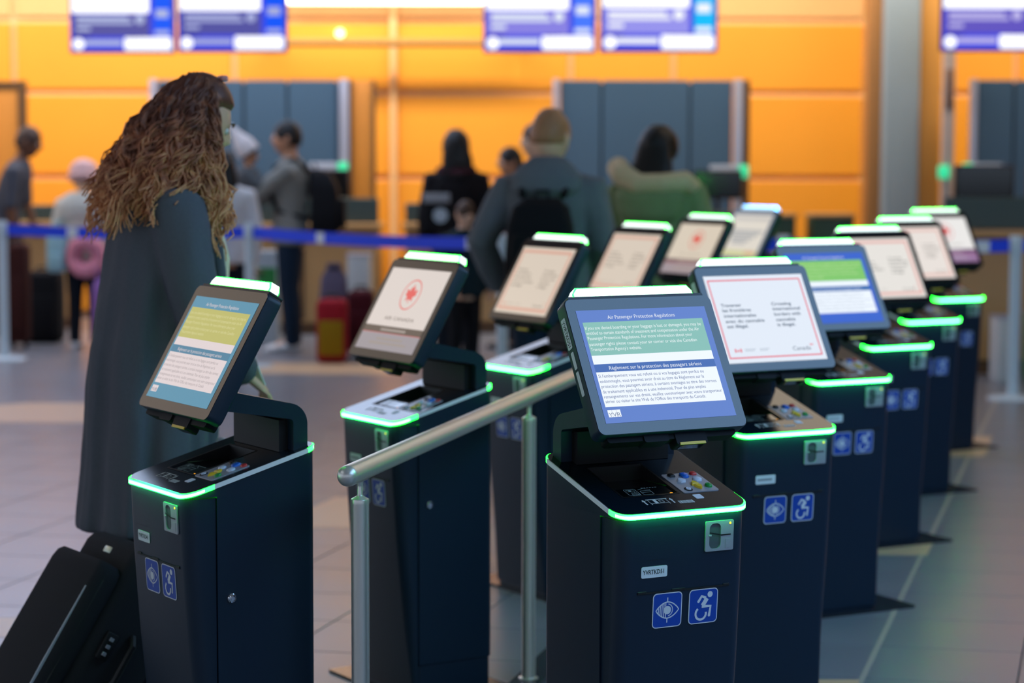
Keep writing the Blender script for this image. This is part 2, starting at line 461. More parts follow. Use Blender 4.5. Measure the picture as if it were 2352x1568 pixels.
def MFz(z, h=0.0005):
    """matrix for a flat thing stuck on the front at height z: local x, up, out"""
    dy = (front_y(z+0.02)-front_y(z-0.02))/0.04
    up = Vector((0, dy, 1)).normalized(); out = Vector((0, -up.z, up.y))
    return Matrix(((1, 0*1, 0, 0), (0, up.y, out.y, front_y(z)+out.y*h), (0, up.z, out.z, z+out.z*h), (0, 0, 0, 1)))

# ---- pictograms ------------------------------------------------------------
def badge(b, w, h, M):
    b.prism(rrect(-w/2, -h/2, w/2, h/2, 0.010), 0.0008, 0, M)
    b.flat(rrect(-w/2+0.0022, -h/2+0.0022, w/2-0.0022, h/2-0.0022, 0.008), 0.0010, 1, M)
def low_vision(M):
    b = B(); badge(b, 0.075, 0.078, M); z = 0.0013
    # almond eye outline, striped on its left half
    up = [(-0.029+0.058*i/16, 0.018*math.sin(PI*i/16)**0.8) for i in range(17)]
    dn = [(x, -y) for x, y in up][::-1]
    stroke(b, up+dn[1:-1], 0.0026, z, 0, M, closed=True)
    for i in range(5):
        x = -0.023+i*0.0046; hh = 0.018*math.sin(PI*(x+0.029)/0.058)**0.8
        b.flat([(x-0.001, -hh), (x+0.0014, -hh), (x+0.0014, hh), (x-0.001, hh)], z, 0, M)
    b.flat(circle(0, 0, 0.0095, 20), z+0.0003, 0, M)
    stroke(b, circle(0.0, 0, 0.0135, 16, a0=-80, a1=80), 0.002, z, 0, M)
    b.flat(rect(-0.0012, 0.017, 0.0012, 0.028), z, 0, M); b.flat(rect(-0.0012, -0.028, 0.0012, -0.017), z, 0, M)
    return b
def wheelchair(M):
    b = B(); badge(b, 0.075, 0.078, M); z = 0.0013
    S = lambda pts: [(x/1000, y/1000) for x, y in pts]
    b.flat(circle(0.0165, 0.0255, 0.0068, 18), z, 0, M)
    stroke(b, S([(-13, 11), (-5, 22.5), (6, 18)]), 0.0062, z, 0, M)              # bent arm
    b.flat(circle(-0.013, 0.011, 0.0031, 12), z, 0, M)
    stroke(b, S([(9, 17), (-2, 1)]), 0.0105, z+0.0001, 0, M)                       # trunk
    stroke(b, S([(-4, -0.5), (19, -1.5), (16, -22)]), 0.0066, z+0.0002, 0, M)      # thigh and shin
    b.flat(circle(0.016, -0.022, 0.0033, 12), z+0.0002, 0, M)
    stroke(b, [(-0.006+0.0135*math.cos(R(a)), -0.0165+0.0135*math.sin(R(a))) for a in range(125, 385, 13)], 0.0052, z+0.0003, 0, M)
    b.flat(circle(-0.006, -0.0165, 0.0098, 18), z-0.0001, 1, M)
    return b

# ---- a maple leaf outline --------------------------------------------------
def leaf(s, cx, cy, sx=1.0):
    h = [(0, 104), (17, 60), (37, 70), (30, 30), (60, 46), (92, 42), (76, 14), (92, -4), (44, -26), (60, -66), (26, -52), (6, -48), (6, -84)]
    pts = h + [(-x, y) for x, y in h[::-1] if x]
    return [(cx+x*s/100*sx, cy+(y-15)*s/100) for x, y in pts]

# ---- what the screens show ----------------------------------------------------
APPR_EN = ["If you are denied boarding or your baggage is lost or damaged, you may be",
           "entitled to certain standards of treatment and compensation under the Air",
           "Passenger Protection Regulations. For more information about your",
           "passenger rights please contact your air carrier or visit the Canadian",
           "Transportation Agency's website."]
APPR_FR = ["Si l'embarquement vous est refusé ou si vos bagages sont perdus ou",
           "endommagés, vous pourriez avoir droit au titre du Règlement sur la",
           "protection des passagers aériens, à certains avantages au titre des normes",
           "de traitement applicables et à une indemnité. Pour de plus amples",
           "renseignements sur vos droits, veuillez communiquer avec votre transporteur",
           "aérien ou visiter le site Web de l'Office des transports du Canada."]
def scr_regulations(bgc, band, green, white, ink, pale, key):
    """returns (display builder, mats, print builder, mats)"""
    d = B(); d.flat(rect(-AW, AH0, AW, AH1), 0.0006, 0, MS)
    d.flat(rect(-AW+0.009, 0.0245, 0.1525, 0.105), 0.0010, 1, MS)
    d.flat(rect(-AW+0.009, 0.0035, 0.1525, 0.0245), 0.0010, 2, MS)
    d.flat(rect(-AW+0.009, -0.0155, 0.1525, 0.0035), 0.0009, 3, MS)
    d.flat(rect(-AW+0.009, -0.0985, 0.1525, -0.0155), 0.0010, 2, MS)
    p = Prints(); z = 0.0013
    p.text("Air Passenger Protection Regulations", -0.005, 0.1115, 0.0088, 0.175, 'C', 0, z, MS)
    for (s, w), y in zip(zip(APPR_EN, (0.301, 0.292, 0.270, 0.278, 0.129)), (0.0872, 0.0748, 0.0622, 0.0482, 0.0355)):
        p.text(s, -0.1565, y, 0.0079, w, 'L', 1, z, MS)
    p.text("Règlement sur la protection des passagers aériens", -0.004, -0.0108, 0.0088, 0.239, 'C', 0, z, MS)
    for (s, w), y in zip(zip(APPR_FR, (0.271, 0.268, 0.297, 0.265, 0.304, 0.258)), (-0.0288, -0.0412, -0.0535, -0.0660, -0.0780, -0.0893)):
        p.text(s, -0.1555, y, 0.0077, w, 'L', 2, z, MS)
    p.new('logo')
    p.flat(rect(-0.157, -0.1225, -0.125, -0.1055), z, 3, MS)
    p.items[-1][1].text("YVR", -0.141, -0.1215, 0.0095, 0.030, 'C', 4, z+0.0003, MS)
    for x in (-0.1465, -0.1355): p.flat(rect(x, -0.1225, x+0.0005, -0.1055), z+0.0003, 4, MS)
    dm = [screen_mat(key+'_field', bgc), screen_mat(key+'_green', green), screen_mat(key+'_white', white), screen_mat(key+'_band', band)]
    pm = [screen_mat(key+'_title', white, 0.95), screen_mat(key+'_pale', pale), screen_mat(key+'_ink', ink), screen_mat(key+'_white', white), screen_mat(key+'_logo', (112, 118, 138))]
    return d, dm, p, pm
def scr_border(white, red, ink, key, bw=0.0046):
    d = B(); d.flat(rect(-AW, AH0, AW, AH1), 0.0006, 0, MS)
    frame_flat(d, rrect(-0.1595, -0.123, 0.1565, 0.122, 0.003), rrect(-0.1595+bw, -0.123+bw, 0.1565-bw, 0.122-bw, 0.002), 0.0010, 1, MS)
    p = Prints(); z = 0.0013
    for s, w, y in (("Traverser", 0.068, 0.037), ("les frontières", 0.096, 0.0215), ("internationales", 0.108, 0.0045), ("avec du cannabis", 0.131, -0.0125), ("est illégal.", 0.072, -0.0285)):
        p.text(s, -0.137, y, 0.0098, w, 'L', 0, z, MS, bold=0.02)
    for s, w, y in (("Crossing", 0.068, 0.037), ("international", 0.094, 0.0215), ("borders with", 0.090, 0.0045), ("cannabis", 0.067, -0.0125), ("is illegal.", 0.062, -0.0285)):
        p.text(s, 0.033, y, 0.0098, w, 'L', 0, z, MS, bold=0.02)
    p.new('flag_mark')
    p.flat(rect(-0.135, -0.104, -0.1295, -0.093), z, 1, MS); p.flat(rect(-0.117, -0.104, -0.1115, -0.093), z, 1, MS)
    p.flat(leaf(0.005, -0.1232, -0.0988), z, 1, MS)
    for x0, x1 in ((-0.101, -0.064), (-0.051, -0.018)):
        for k in range(2): p.new('text_line'); p.flat(rect(x0, -0.0965-k*0.005, x1-k*0.006, -0.0945-k*0.005), z, 2, MS)
    p.text("Canada", 0.060, -0.105, 0.0125, 0.062, 'L', 0, z, MS)
    p.new('flag_mark')
    p.flat(rect(0.1225, -0.0925, 0.125, -0.086), z, 1, MS); p.flat(rect(0.130, -0.0925, 0.1325, -0.086), z, 1, MS); p.flat(leaf(0.0025, 0.1275, -0.089), z, 1, MS)
    dm = [screen_mat(key+'_white', white), screen_mat(key+'_red', red)]
    pm = [screen_mat(key+'_ink', ink), screen_mat(key+'_red', red), screen_mat(key+'_faint', tuple((a+2*c)/3 for a, c in zip(ink, white)))]
    return d, dm, p, pm
def scr_airline(white, red, bar, low, ink, key):
    d = B(); d.flat(rect(-AW, -0.058, AW, AH1), 0.0006, 0, MS)
    d.flat(rect(-AW, -0.080, AW, -0.058), 0.0006, 1, MS); d.flat(rect(-AW, -0.0815, AW, -0.080), 0.0007, 2, MS)
    d.flat(rect(-AW, AH0, AW, -0.0815), 0.0006, 3, MS)
    p = Prints(); z = 0.0011
    p.new('roundel')
    stroke(p, circle(0.006, 0.050, 0.0485, 40), 0.0042, z, 0, MS, closed=True)
    p.flat(leaf(0.034, 0.006, 0.056), z, 0, MS)
    p.text("AIR CANADA", 0.006, -0.037, 0.0115, 0.172, 'C', 1, z, MS, bold=0.01)
    p.new('text_line')
    p.flat(rect(-0.069, -0.074, 0.076, -0.066), z, 2, MS)
    p.new('text_line'); p.flat(rect(-0.068, -0.1035, 0.080, -0.0965), z, 2, MS); p.new('text_line'); p.flat(rect(-0.101, -0.1175, 0.110, -0.1105), z, 2, MS)
    dm = [screen_mat(key+'_white', white), screen_mat(key+'_bar', bar), screen_mat(key+'_red', red), screen_mat(key+'_low', low)]
    pm = [screen_mat(key+'_red', red), screen_mat(key+'_ink', ink), screen_mat(key+'_faint', tuple((a+c)/2 for a, c in zip(bar, white)))]
    return d, dm, p, pm
def scr_busy(key):
    d = B(); d.flat(rect(-AW, AH0, AW, AH1), 0.0006, 0, MS)
    d.flat(rect(-AW, -0.095, AW, AH0), 0.0009, 1, MS); d.flat(rect(-0.16, 0.095, 0.16, 0.118), 0.0009, 2, MS)
    p = Prints(); z = 0.0012
    for i in range(5): p.new('text_line'); p.flat(rect(-0.14+0.012*i, 0.02-i*0.019, 0.15-0.03*i, 0.033-i*0.019), z, 0, MS)
    p.new('button_mark'); p.flat(rect(0.06, -0.12, 0.15, -0.10), z, 1, MS)
    return d, [screen_mat(key+'_field', (212, 200, 178)), screen_mat(key+'_yellow', (196, 190, 120)), screen_mat(key+'_top', (182, 172, 158))], p, [screen_mat(key+'_grey', (150, 146, 138)), screen_mat(key+'_orange', (205, 150, 90))]

# ---- the standing part and monitor shared by every kiosk --------------------------
def make_kiosk():
    k = empty('check_in_kiosk', (0, 0, 0))
    b = B(); b.prism(rrect(-0.315, 0.035, 0.315, 0.40, 0.012), 0.008); b.build('base_plate', mat('dark_base_plate', (34, 38, 44), rough=0.22, spec=0.5), k)
    # plinth, cabinet, tapering front panel, collar under the deck
    b = B(); b.loft([[Vector((x, y, z)) for x, y in rrect(-0.164, 0.070, 0.164, 0.330, 0.02)] for z in (0.008, 0.105)])
    b.build('plinth', M_navy, k)
    b = B(); b.loft([[Vector((x, y, z)) for x, y in rrect(-0.168, 0.0785, 0.168, 0.334, 0.022, corners=(0, 0, 1, 1))] for z in (0.1075, 0.8165)])
    b.build('cabinet', M_navy, k)
    b = B()
    b.loft([[Vector((x, y, z)) for x, y in rrect(-0.164, front_y(z), 0.164, 0.0765, min(0.032, (0.0765-front_y(z))*0.9), corners=(1, 1, 0, 0))] for z in (0.02, 0.12, 0.22, 0.34, 0.48, 0.57, 0.66, 0.74, 0.8135)])
    b.build('front_panel', M_navy, k)
    oc = rrect(-0.168, 0.0015, 0.168, 0.334, 0.034, corners=(1, 1, 0, 0))[:12] + rrect(-0.168, 0.0785, 0.168, 0.334, 0.022, corners=(0, 0, 1, 1))[2:]
    b = B(); b.loft([[Vector((x, y, 0.8165)) for x, y in oc], [Vector((x, y, ZF+SL*y-0.012)) for x, y in oc]], cap=False); b.build('collar', M_navy, k)
    # deck with the scanner well cut into it
    o1 = rrect(-KW, 0, KW, KD, 0.036); hole = rect(-0.108, 0.082, 0.036, 0.245)
    d = B(); bm = d.bm
    vo = [bm.verts.new(MD @ Vector((x, y, 0))) for x, y in o1]; vh = [bm.verts.new(MD @ Vector((x, y, 0))) for x, y in hole]
    ed = [bm.edges.new((v[i], v[(i+1) % len(v)])) for v in (vo, vh) for i in range(len(v))]
    bmesh.ops.triangle_fill(bm, edges=ed, use_beauty=True)
    vl = [bm.verts.new(MD @ Vector((x, y, -0.004))) for x, y in o1]
    for i in range(len(vo)): j = (i+1) % len(vo); d._face([vl[i], vl[j], vo[j], vo[i]])
    d.build('deck', M_deck, k, angle=30)
    # light strip round the rim: lit at the front and at the rear corners, pale elsewhere
    o2 = []
    base = rrect(-KW-0.003, -0.004, KW+0.003, KD+0.003, 0.038, n=6)
    for i in range(len(base)):
        a, c = Vector(base[i]), Vector(base[(i+1) % len(base)]); n = max(1, int((c-a).length/0.012))
        o2 += [a.lerp(c, t/n) for t in range(n)]
    n = len(o2); cen = Vector((0, KD/2)); runs = []
    def is_lit(m): return m.y < 0.034 or m.y > 0.312 and abs(m.x) > 0.13 or m.y < 0.075 and m.x > 0
    flags = [is_lit((o2[i]+o2[(i+1) % n])/2) for i in range(n)]
    st0 = next(i for i in range(n) if flags[i] != flags[i-1])
    for t in range(n):
        i = (st0+t) % n
        if not runs or flags[i] != runs[-1][0]: runs.append((flags[i], [i]))
        else: runs[-1][1].append(i)
    for fl, idx in runs:
        g = B(); rings = []
        for i in idx+[(idx[-1]+1) % n]:
            q = o2[i]; inn = q + (cen-q).normalized()*0.0075
            rings.append([MD @ Vector((inn.x, inn.y, -0.0125)), MD @ Vector((q.x, q.y, -0.012)), MD @ Vector((q.x, q.y, -0.0100)), MD @ Vector((q.x, q.y, -0.0040)), MD @ Vector((q.x, q.y, -0.002)), MD @ Vector((inn.x, inn.y, -0.0012))])
        g.loft(rings)
        if fl:      # white middle, green edges and ends: overexposed glow of a green strip, painted in
            g.bm.faces.ensure_lookup_table(); per = 6; ns = len(rings)-1
            for f_ in range(2, ns-2): g.bm.faces[f_*per+2].material_index = 1
        g.build('deck_light' if fl else 'deck_light_diffuser', [M_green, M_core] if fl else M_diff, k)
    ld = bpy.data.lights.new('added_deck_glow', 'AREA'); ld.shape = 'RECTANGLE'; ld.size = 0.30; ld.size_y = 0.004  # area light added just off the strip, throws green glow on the body
    ld.energy = 0.20; ld.color = (0.03, 1.0, 0.30)
    lo_ = bpy.data.objects.new('added_deck_glow', ld); col.objects.link(lo_); lo_.parent = k
    lo_.location = (0, -0.014, ZF-0.006); lo_.rotation_euler = (R(62), 0, 0)
    # document scanner: frame, glass floor, printed pictograms
    sc = B()
    hi = [MD @ Vector((x, y, 0.0006)) for x, y in rrect(-0.111, 0.079, 0.039, 0.248, 0.004)]
    ho = [MD @ Vector((x, y, 0.0006)) for x, y in rrect(-0.106, 0.084, 0.034, 0.243, 0.002)]
    lo = [MD @ Vector((x, y, -0.0035)) for x, y in rrect(-0.106, 0.084, 0.034, 0.243, 0.002)]
    sc.loft([hi, ho, lo], cap=False)
    zf_ = (MD @ Vector((0, 0.130, -0.0034))).z
    WP = lambda x, y, z=None: Vector((x, y, zf_ if z is None else z)); DP = lambda x, y: MD @ Vector((x, y, -0.003))
    sc.poly([DP(-0.106, 0.243), DP(0.034, 0.243), WP(0.034, 0.243), WP(-0.106, 0.243)])
    for x in (-0.106, 0.034): sc.poly([DP(x, 0.130), DP(x, 0.243), WP(x, 0.243)])
    so = sc.build('document_scanner', M_black, k)
    g = B(); g.flat(rect(-0.106, 0.084, 0.034, 0.130), -0.0034, 0, MD); g.poly([WP(-0.106, 0.130), WP(0.034, 0.130), WP(0.034, 0.243), WP(-0.106, 0.243)])
    g.build('scanner_glass', M_glass, so, smooth=False)
    g = B()
    W_ = lambda pts, **kw: stroke(g, [(x/1000-0.104, y/1000+0.084) for x, y in pts], 0.0011, -0.0030, 0, MD, **kw)
    W_(rrect(0.022*1000, 12, 50, 42, 2.5), closed=True); W_(rect(26, 30, 46, 38), closed=True)
    g.flat(circle(-0.104+0.0345, 0.084+0.034, 0.0035, 14), -0.0030, 0, MD)
    for i in range(4): W_([(33+4*i, 26), (33+4*i, 10), (36+3*i, 4)])
    W_([(30, 16), (30, 8), (36, 2), (46, 2), (49, 8), (49, 20)])
    W_(rrect(58, 10, 84, 30, 2), closed=True); W_([(56, 36), (72, 42), (86, 34), (82, 30)]); W_([(60, 22), (82, 22)])
    for i in range(6): g.flat(rect(-0.035+0.007*i, 0.1265, -0.0305+0.007*i, 0.1285), -0.0030, 0, MD)
    g.build('scanner_pictogram', mat('faint_cyan_print', (150, 175, 175), rough=0.5, var=0.02), so, smooth=False)
    g = B(); g.box(MD @ Vector((0.022, 0.092, -0.0025)), (0.006, 0.0025, 0.001)); g.build('scanner_lamp', M_orange_led, so, smooth=False)
    # keypad
    kp = B(); kp.prism(rrect(0.047, 0.079, 0.141, 0.177, 0.005), 0.0016, 0, MD); kp = kp.build('keypad', M_silver, k)
    def key(pts, h, m, lab, rake=0.82):
        cx = sum(p[0] for p in pts)/len(pts); cy = sum(p[1] for p in pts)/len(pts)
        t = B(); t.loft([[MD @ Vector((x, y, 0.001)) for x, y in pts], [MD @ Vector((x, y, h*0.7)) for x, y in pts], [MD @ Vector((cx+(x-cx)*rake, cy+(y-cy)*rake, h)) for x, y in pts]])
        q = t.build('button', m, kp, angle=50); q['label'] = lab
    key(rrect(0.060, 0.158, 0.076, 0.172, 0.003), 0.006, M_black, 'black square button')
    key([(0.092, 0.170), (0.089, 0.162), (0.091, 0.152), (0.099, 0.149), (0.107, 0.152), (0.109, 0.162), (0.106, 0.170)], 0.007, M_blue, 'blue button')
    key(rrect(0.118, 0.160, 0.135, 0.174, 0.006), 0.006, M_red, 'red button')
    key([(0.066, 0.136), (0.071, 0.128), (0.083, 0.128), (0.088, 0.136), (0.083, 0.144), (0.071, 0.144)], 0.006, M_whiteb, 'white hexagonal button')
    key([(0.108, 0.137), (0.113, 0.129), (0.126, 0.129), (0.131, 0.137), (0.126, 0.146), (0.113, 0.146)], 0.006, M_whiteb, 'white hexagonal button')
    key([(0.088, 0.109), (0.107, 0.109), (0.104, 0.119), (0.0975, 0.126), (0.091, 0.119)], 0.007, M_yellow, 'yellow arrow button pointing up')
    key([(0.090, 0.105), (0.109, 0.105), (0.106, 0.095), (0.0995, 0.088), (0.093, 0.095)], 0.007, M_yellow, 'yellow arrow button pointing down')
    key(circle(0.126, 0.101, 0.0085, 18), 0.007, M_greenb, 'round green button')
    t = B(); t.lathe([(0.0, 0.0018), (0.010, 0.0018), (0.0095, 0.0028), (0.0065, 0.0028)], 20, 0, MD @ Matrix.Translation((0.068, 0.093, 0)), cap=False)
    t.lathe([(0.0062, 0.0018), (0.0062, 0.0045), (0.002, 0.0045), (0.0015, 0.002)], 18, 1, MD @ Matrix.Translation((0.068, 0.093, 0)), cap=False)
    t.build('headphone_socket', [M_dark, M_whiteb], kp)
    # printed pictograms and stickers on the deck
    g = B(); X = lambda x, y: (x/1000-0.077, y/1000+0.030)
    stroke(g, [X(16, 4), X(16, 30), X(62, 30), X(62, 4)], 0.0016, 0.0006, 0, MD); stroke(g, [X(12, 30), X(66, 30)], 0.003, 0.0006, 0, MD); stroke(g, [X(16, 10), X(62, 10)], 0.0014, 0.0006, 0, MD)
    g.flat([X(28, 10), X(36, 10), X(36, 29), X(28, 29)], 0.0006, 0, MD); stroke(g, [X(42, 14), X(52, 14), X(52, 24), X(42, 24)], 0.0016, 0.0006, 0, MD, closed=True)
    for x in (4, 74): g.flat([X(x-2, 6), X(x+2, 6), X(x+2, 22), X(x+5, 22), X(x, 32), X(x-5, 22), X(x-2, 22)], 0.0006, 0, MD)
    x = 0.008
    for i, w in enumerate((2, 1, 3, 1, 2, 2, 1, 3, 2, 1, 2, 3)):
        g.flat(rect(x, 0.030, x+w*0.0011, 0.044), 0.0006, 0, MD); x += w*0.0011+0.0011
    g.build('deck_pictogram', M_print, k, smooth=False)
    g = B(); g.prism(rrect(0.060, 0.047, 0.081, 0.067, 0.003), 0.001, 0, MD); g.build('blank_sticker', M_white, k)
    # card reader
    M = MFz(0.764)
    cr = B(); outer = rrect(0.0525, -0.0335, 0.1255, 0.0335, 0.003, n=4); inner = [(0.0745+(x-0.089)*0.32+(-0.0025 if x < 0.089 else 0.0025), y*0.87) for x, y in outer]
    inner = rrect(0.0625, -0.0285, 0.0925, 0.0285, 0.012, n=4)
    va = [M @ Vector((x, y, 0.0)) for x, y in outer]; vb = [M @ Vector((x, y, 0.0035)) for x, y in outer]; vc = [M @ Vector((x, y, 0.0035)) for x, y in inner]; vd = [M @ Vector((x, y, 0.0004)) for x, y in inner]
    cr.loft([va, vb, vc, vd], cap=False); cr = cr.build('card_reader', M_silver, k, angle=30)
    g = B(); g.flat(inner, 0.0005, 0, M); g.build('reader_recess', mat('reader_grey', (74, 84, 88), rough=0.5), cr, smooth=False)
    g = B(); g.poly([M @ Vector(p) for p in ((0.063, 0.007, 0.0040), (0.093, -0.0005, 0.0040), (0.118, 0.0, 0.0040), (0.118, 0.0028, 0.0040), (0.093, 0.003, 0.0040), (0.063, 0.0095, 0.0040))]); g.build('card_slot', M_dark, cr, smooth=False)
    g = B(); g.box(M @ Vector((0.064, 0.002, 0.004)), (0.007, 0.003, 0.004), bevel=0.001); g.prism(rrect(0.104, -0.028, 0.117, -0.008, 0.001), 0.0042, 0, M); g.build('reader_relief', M_silver, cr)
    g = B(); g.lathe([(0, 0.0034), (0.0028, 0.0034), (0.0024, 0.0046), (0, 0.0048)], 14, 0, M @ Matrix.Translation((0.116, 0.0265, 0))); g.build('reader_lamp', M_amber, cr)
    # blank flap outline, id label, receipt slot
    M = MFz(0.760); g = B(); stroke(g, rect(-0.119, -0.037, -0.036, 0.037), 0.0007, 0.0004, 0, M, closed=True); g.build('blank_flap', mat('seam_dark', (10, 22, 38), rough=0.5), k, smooth=False)
    M = MFz(0.697); g = B(); g.prism(rrect(-0.108, -0.0125, -0.042, 0.0125, 0.004), 0.0008, 0, M); g.build('id_label', M_white, k)
    M = MFz(0.652); g = B(); g.box(M @ Vector((0.002, -0.001, 0.0008)), (0.236, 0.0016, 0.0035))
    for x, w in ((-0.105, 0.022), (-0.012, 0.034), (0.112, 0.016)): g.box(M @ Vector((x, 0.0005, 0.001)), (w, 0.002, 0.006), bevel=0.0007, seg=1)
    g.build('receipt_slot', M_dark, k, smooth=False)
    low_vision(MFz(0.609) @ Matrix.Translation((-0.0385, 0, 0))).build('low_vision_sign', [M_white, M_sign_blue], k, smooth=False)
    wheelchair(MFz(0.609) @ Matrix.Translation((0.0545, 0, 0))).build('wheelchair_sign', [M_white, M_sign_blue], k, smooth=False)
    g = B(); ML = Matrix.Translation((0.168, 0.113, 0.579)) @ Matrix.Rotation(PI/2, 4, 'Y')
    g.lathe([(0.0, 0), (0.0115, 0.0), (0.0112, 0.004), (0.009, 0.006), (0.0075, 0.004), (0.005, 0.0045), (0.0045, 0.008), (0, 0.008)], 22, 0, ML); g.build('cabinet_lock', M_chrome, k)
    # arm: an inverted L rising from the back of the deck, with a dark liner
    a = B(); arc = lambda cx, cz, r, a0, a1, n=8: [(cx+r*math.cos(R(a0+(a1-a0)*i/n)), cz+r*math.sin(R(a0+(a1-a0)*i/n))) for i in range(n+1)]
    prof = [(0.115, 1.055)] + arc(0.2705, 0.967, 0.051, 78, 0, 10) + [(0.3215, 0.913), (0.2845, 0.903)] + arc(0.2745, 0.971, 0.010, 0, 80, 5) + [(0.115, 1.008)]
    yz = lambda x, sh=0.0: [Vector((x, y, z)) for y, z in prof]
    a.loft([yz(-0.15), yz(0.15)]); a.build('arm', M_navy, k, angle=35)
    a = B(); a.loft([[Vector((-0.122, y, z)) for y, z in ((0.302, 0.905), (0.2835, 0.903), (0.279, 0.985), (0.302, 0.985))], [Vector((0.122, y, z)) for y, z in ((0.302, 0.905), (0.2835, 0.903), (0.279, 0.985), (0.302, 0.985))]])
    a.loft([[Vector((x, y, z)) for x, y in rect(-0.12, 0.262, 0.12, 0.2835)] for z in (0.901, 0.975)])
    a.build('arm_liner', M_dark, k, smooth=False)
    # monitor: housing, glass front, top ledge, light bar, chin with barcode scanner
    o3 = rrect(-PW, -PH, PW, PH, 0.016, n=6)
    h = B(); sc_ = lambda s, zz, dy=0: [MS @ Vector((x*s, y*s+dy, zz)) for x, y in o3]
    h.loft([sc_(0.985, -0.0405), sc_(1.0, -0.037), sc_(1.0, -0.0028), sc_(0.996, -0.0012)])
    h.loft([[MS @ Vector((x, y, -0.040)) for x, y in rrect(-0.15, -0.14, 0.15, 0.145, 0.02)], [MS @ Vector((x, y, -0.052)) for x, y in rrect(-0.13, -0.11, 0.13, 0.10, 0.02)]])
    mon = h.build('monitor', M_navy, k, angle=35)
    g = B(); g.loft([sc_(0.992, -0.0012), sc_(0.992, 0.0)]); g.build('screen_glass', M_glass, mon)
    g = B(); g.loft([[MS @ Vector((x, y, z)) for x, y in rrect(-0.176, PH-0.002, 0.176, PH+0.0075, 0.003)] for z in (-0.044, -0.0045)]); g.build('top_ledge', M_black, mon)
    t = [(-0.157, 0.0), (0.157, 0.0), (0.157, 0.010), (0.146, 0.0255), (-0.146, 0.0255), (-0.157, 0.010)]
    g = B(); bot, tp_ = PH+0.0072, PH+0.0330; e = 0.0032
    def oct_(x, ya, yb, c): return [(-x, ya), (x, ya), (x, ya+(yb-ya)*0.4), (x-c, yb), (-x+c, yb), (-x, ya+(yb-ya)*0.4)]
    lay = [(oct_(0.157-e, bot+e, tp_-e, 0.011), -0.0395), (oct_(0.157, bot, tp_, 0.011), -0.0395+e), (oct_(0.157, bot, tp_, 0.011), -0.0105-e), (oct_(0.157-e, bot+e, tp_-e, 0.011), -0.0105)]
    g.loft([[MS @ Vector((x, y, z)) for x, y in pts_] for pts_, z in lay])
    g.bm.faces.ensure_lookup_table(); g.bm.faces[len(g.bm.faces)-1].material_index = 1
    for f_ in range(6, 12): g.bm.faces[f_].material_index = 1       # white faces, green front and back edges: clipped glare of the lamp, painted in
    lb = g.build('light_bar', [M_green, M_core], mon, angle=30)
    g = B(); ch = rrect(-0.165, -PH-0.012, 0.165, -PH+0.02, 0.008)
    g.loft([[MS @ Vector((x, y, z)) for x, y in ch] for z in (-0.047, -0.017)]); g.build('chin', mat('chin_black', (12, 14, 18), rough=0.6, spec=0.15), mon)
    g = B(); g.loft([[MS @ Vector((x, y, z)) for x, y in rrect(0.005, -PH-0.027, 0.085, -PH+0.01, 0.006)] for z in (-0.046, -0.014)])
    g.loft([[MS @ Vector((x, y, z)) for x, y in rrect(-0.075, -PH-0.017, -0.012, -PH+0.01, 0.006)] for z in (-0.046, -0.013)])
    bs = g.build('barcode_scanner', mat('scanner_grey', (20, 22, 27), rough=0.6, spec=0.15), mon)
    g = B(); g.box(MS @ Vector((0.045, -PH-0.0255, -0.0136)), (0.066, 0.0030, 0.006), rot=Matrix.Rotation(-TILT, 3, 'X')); g.build('yellow_label', M_yellow, bs, smooth=False)
    g = B(); g.loft([[MS @ Vector((x, -PH-0.0265-z, y)) for x, y in rrect(0.018, -0.041, 0.076, -0.020, 0.003)] for z in (0.0, 0.0012)]); g.build('scanner_window', M_glass, bs)
    # side stickers on the monitor's left edge
    MSIDE = Matrix(((0, 0, -1, -PW-0.0004), (math.sin(TILT), math.cos(TILT), 0, YS), (math.cos(TILT), -math.sin(TILT), 0, ZS), (0, 0, 0, 1)))   # along, across(back), out
    for a0, a1, c0, c1 in ((0.052, 0.125, 0.012, 0.031), (0.003, 0.044, 0.014, 0.026), (-0.061, -0.003, 0.014, 0.026)):
        g = B(); g.prism(rrect(a0, c0, a1, c1, 0.003), 0.0006, 0, MSIDE); g.build('side_label', M_white, mon)
    return k, mon, MSIDE

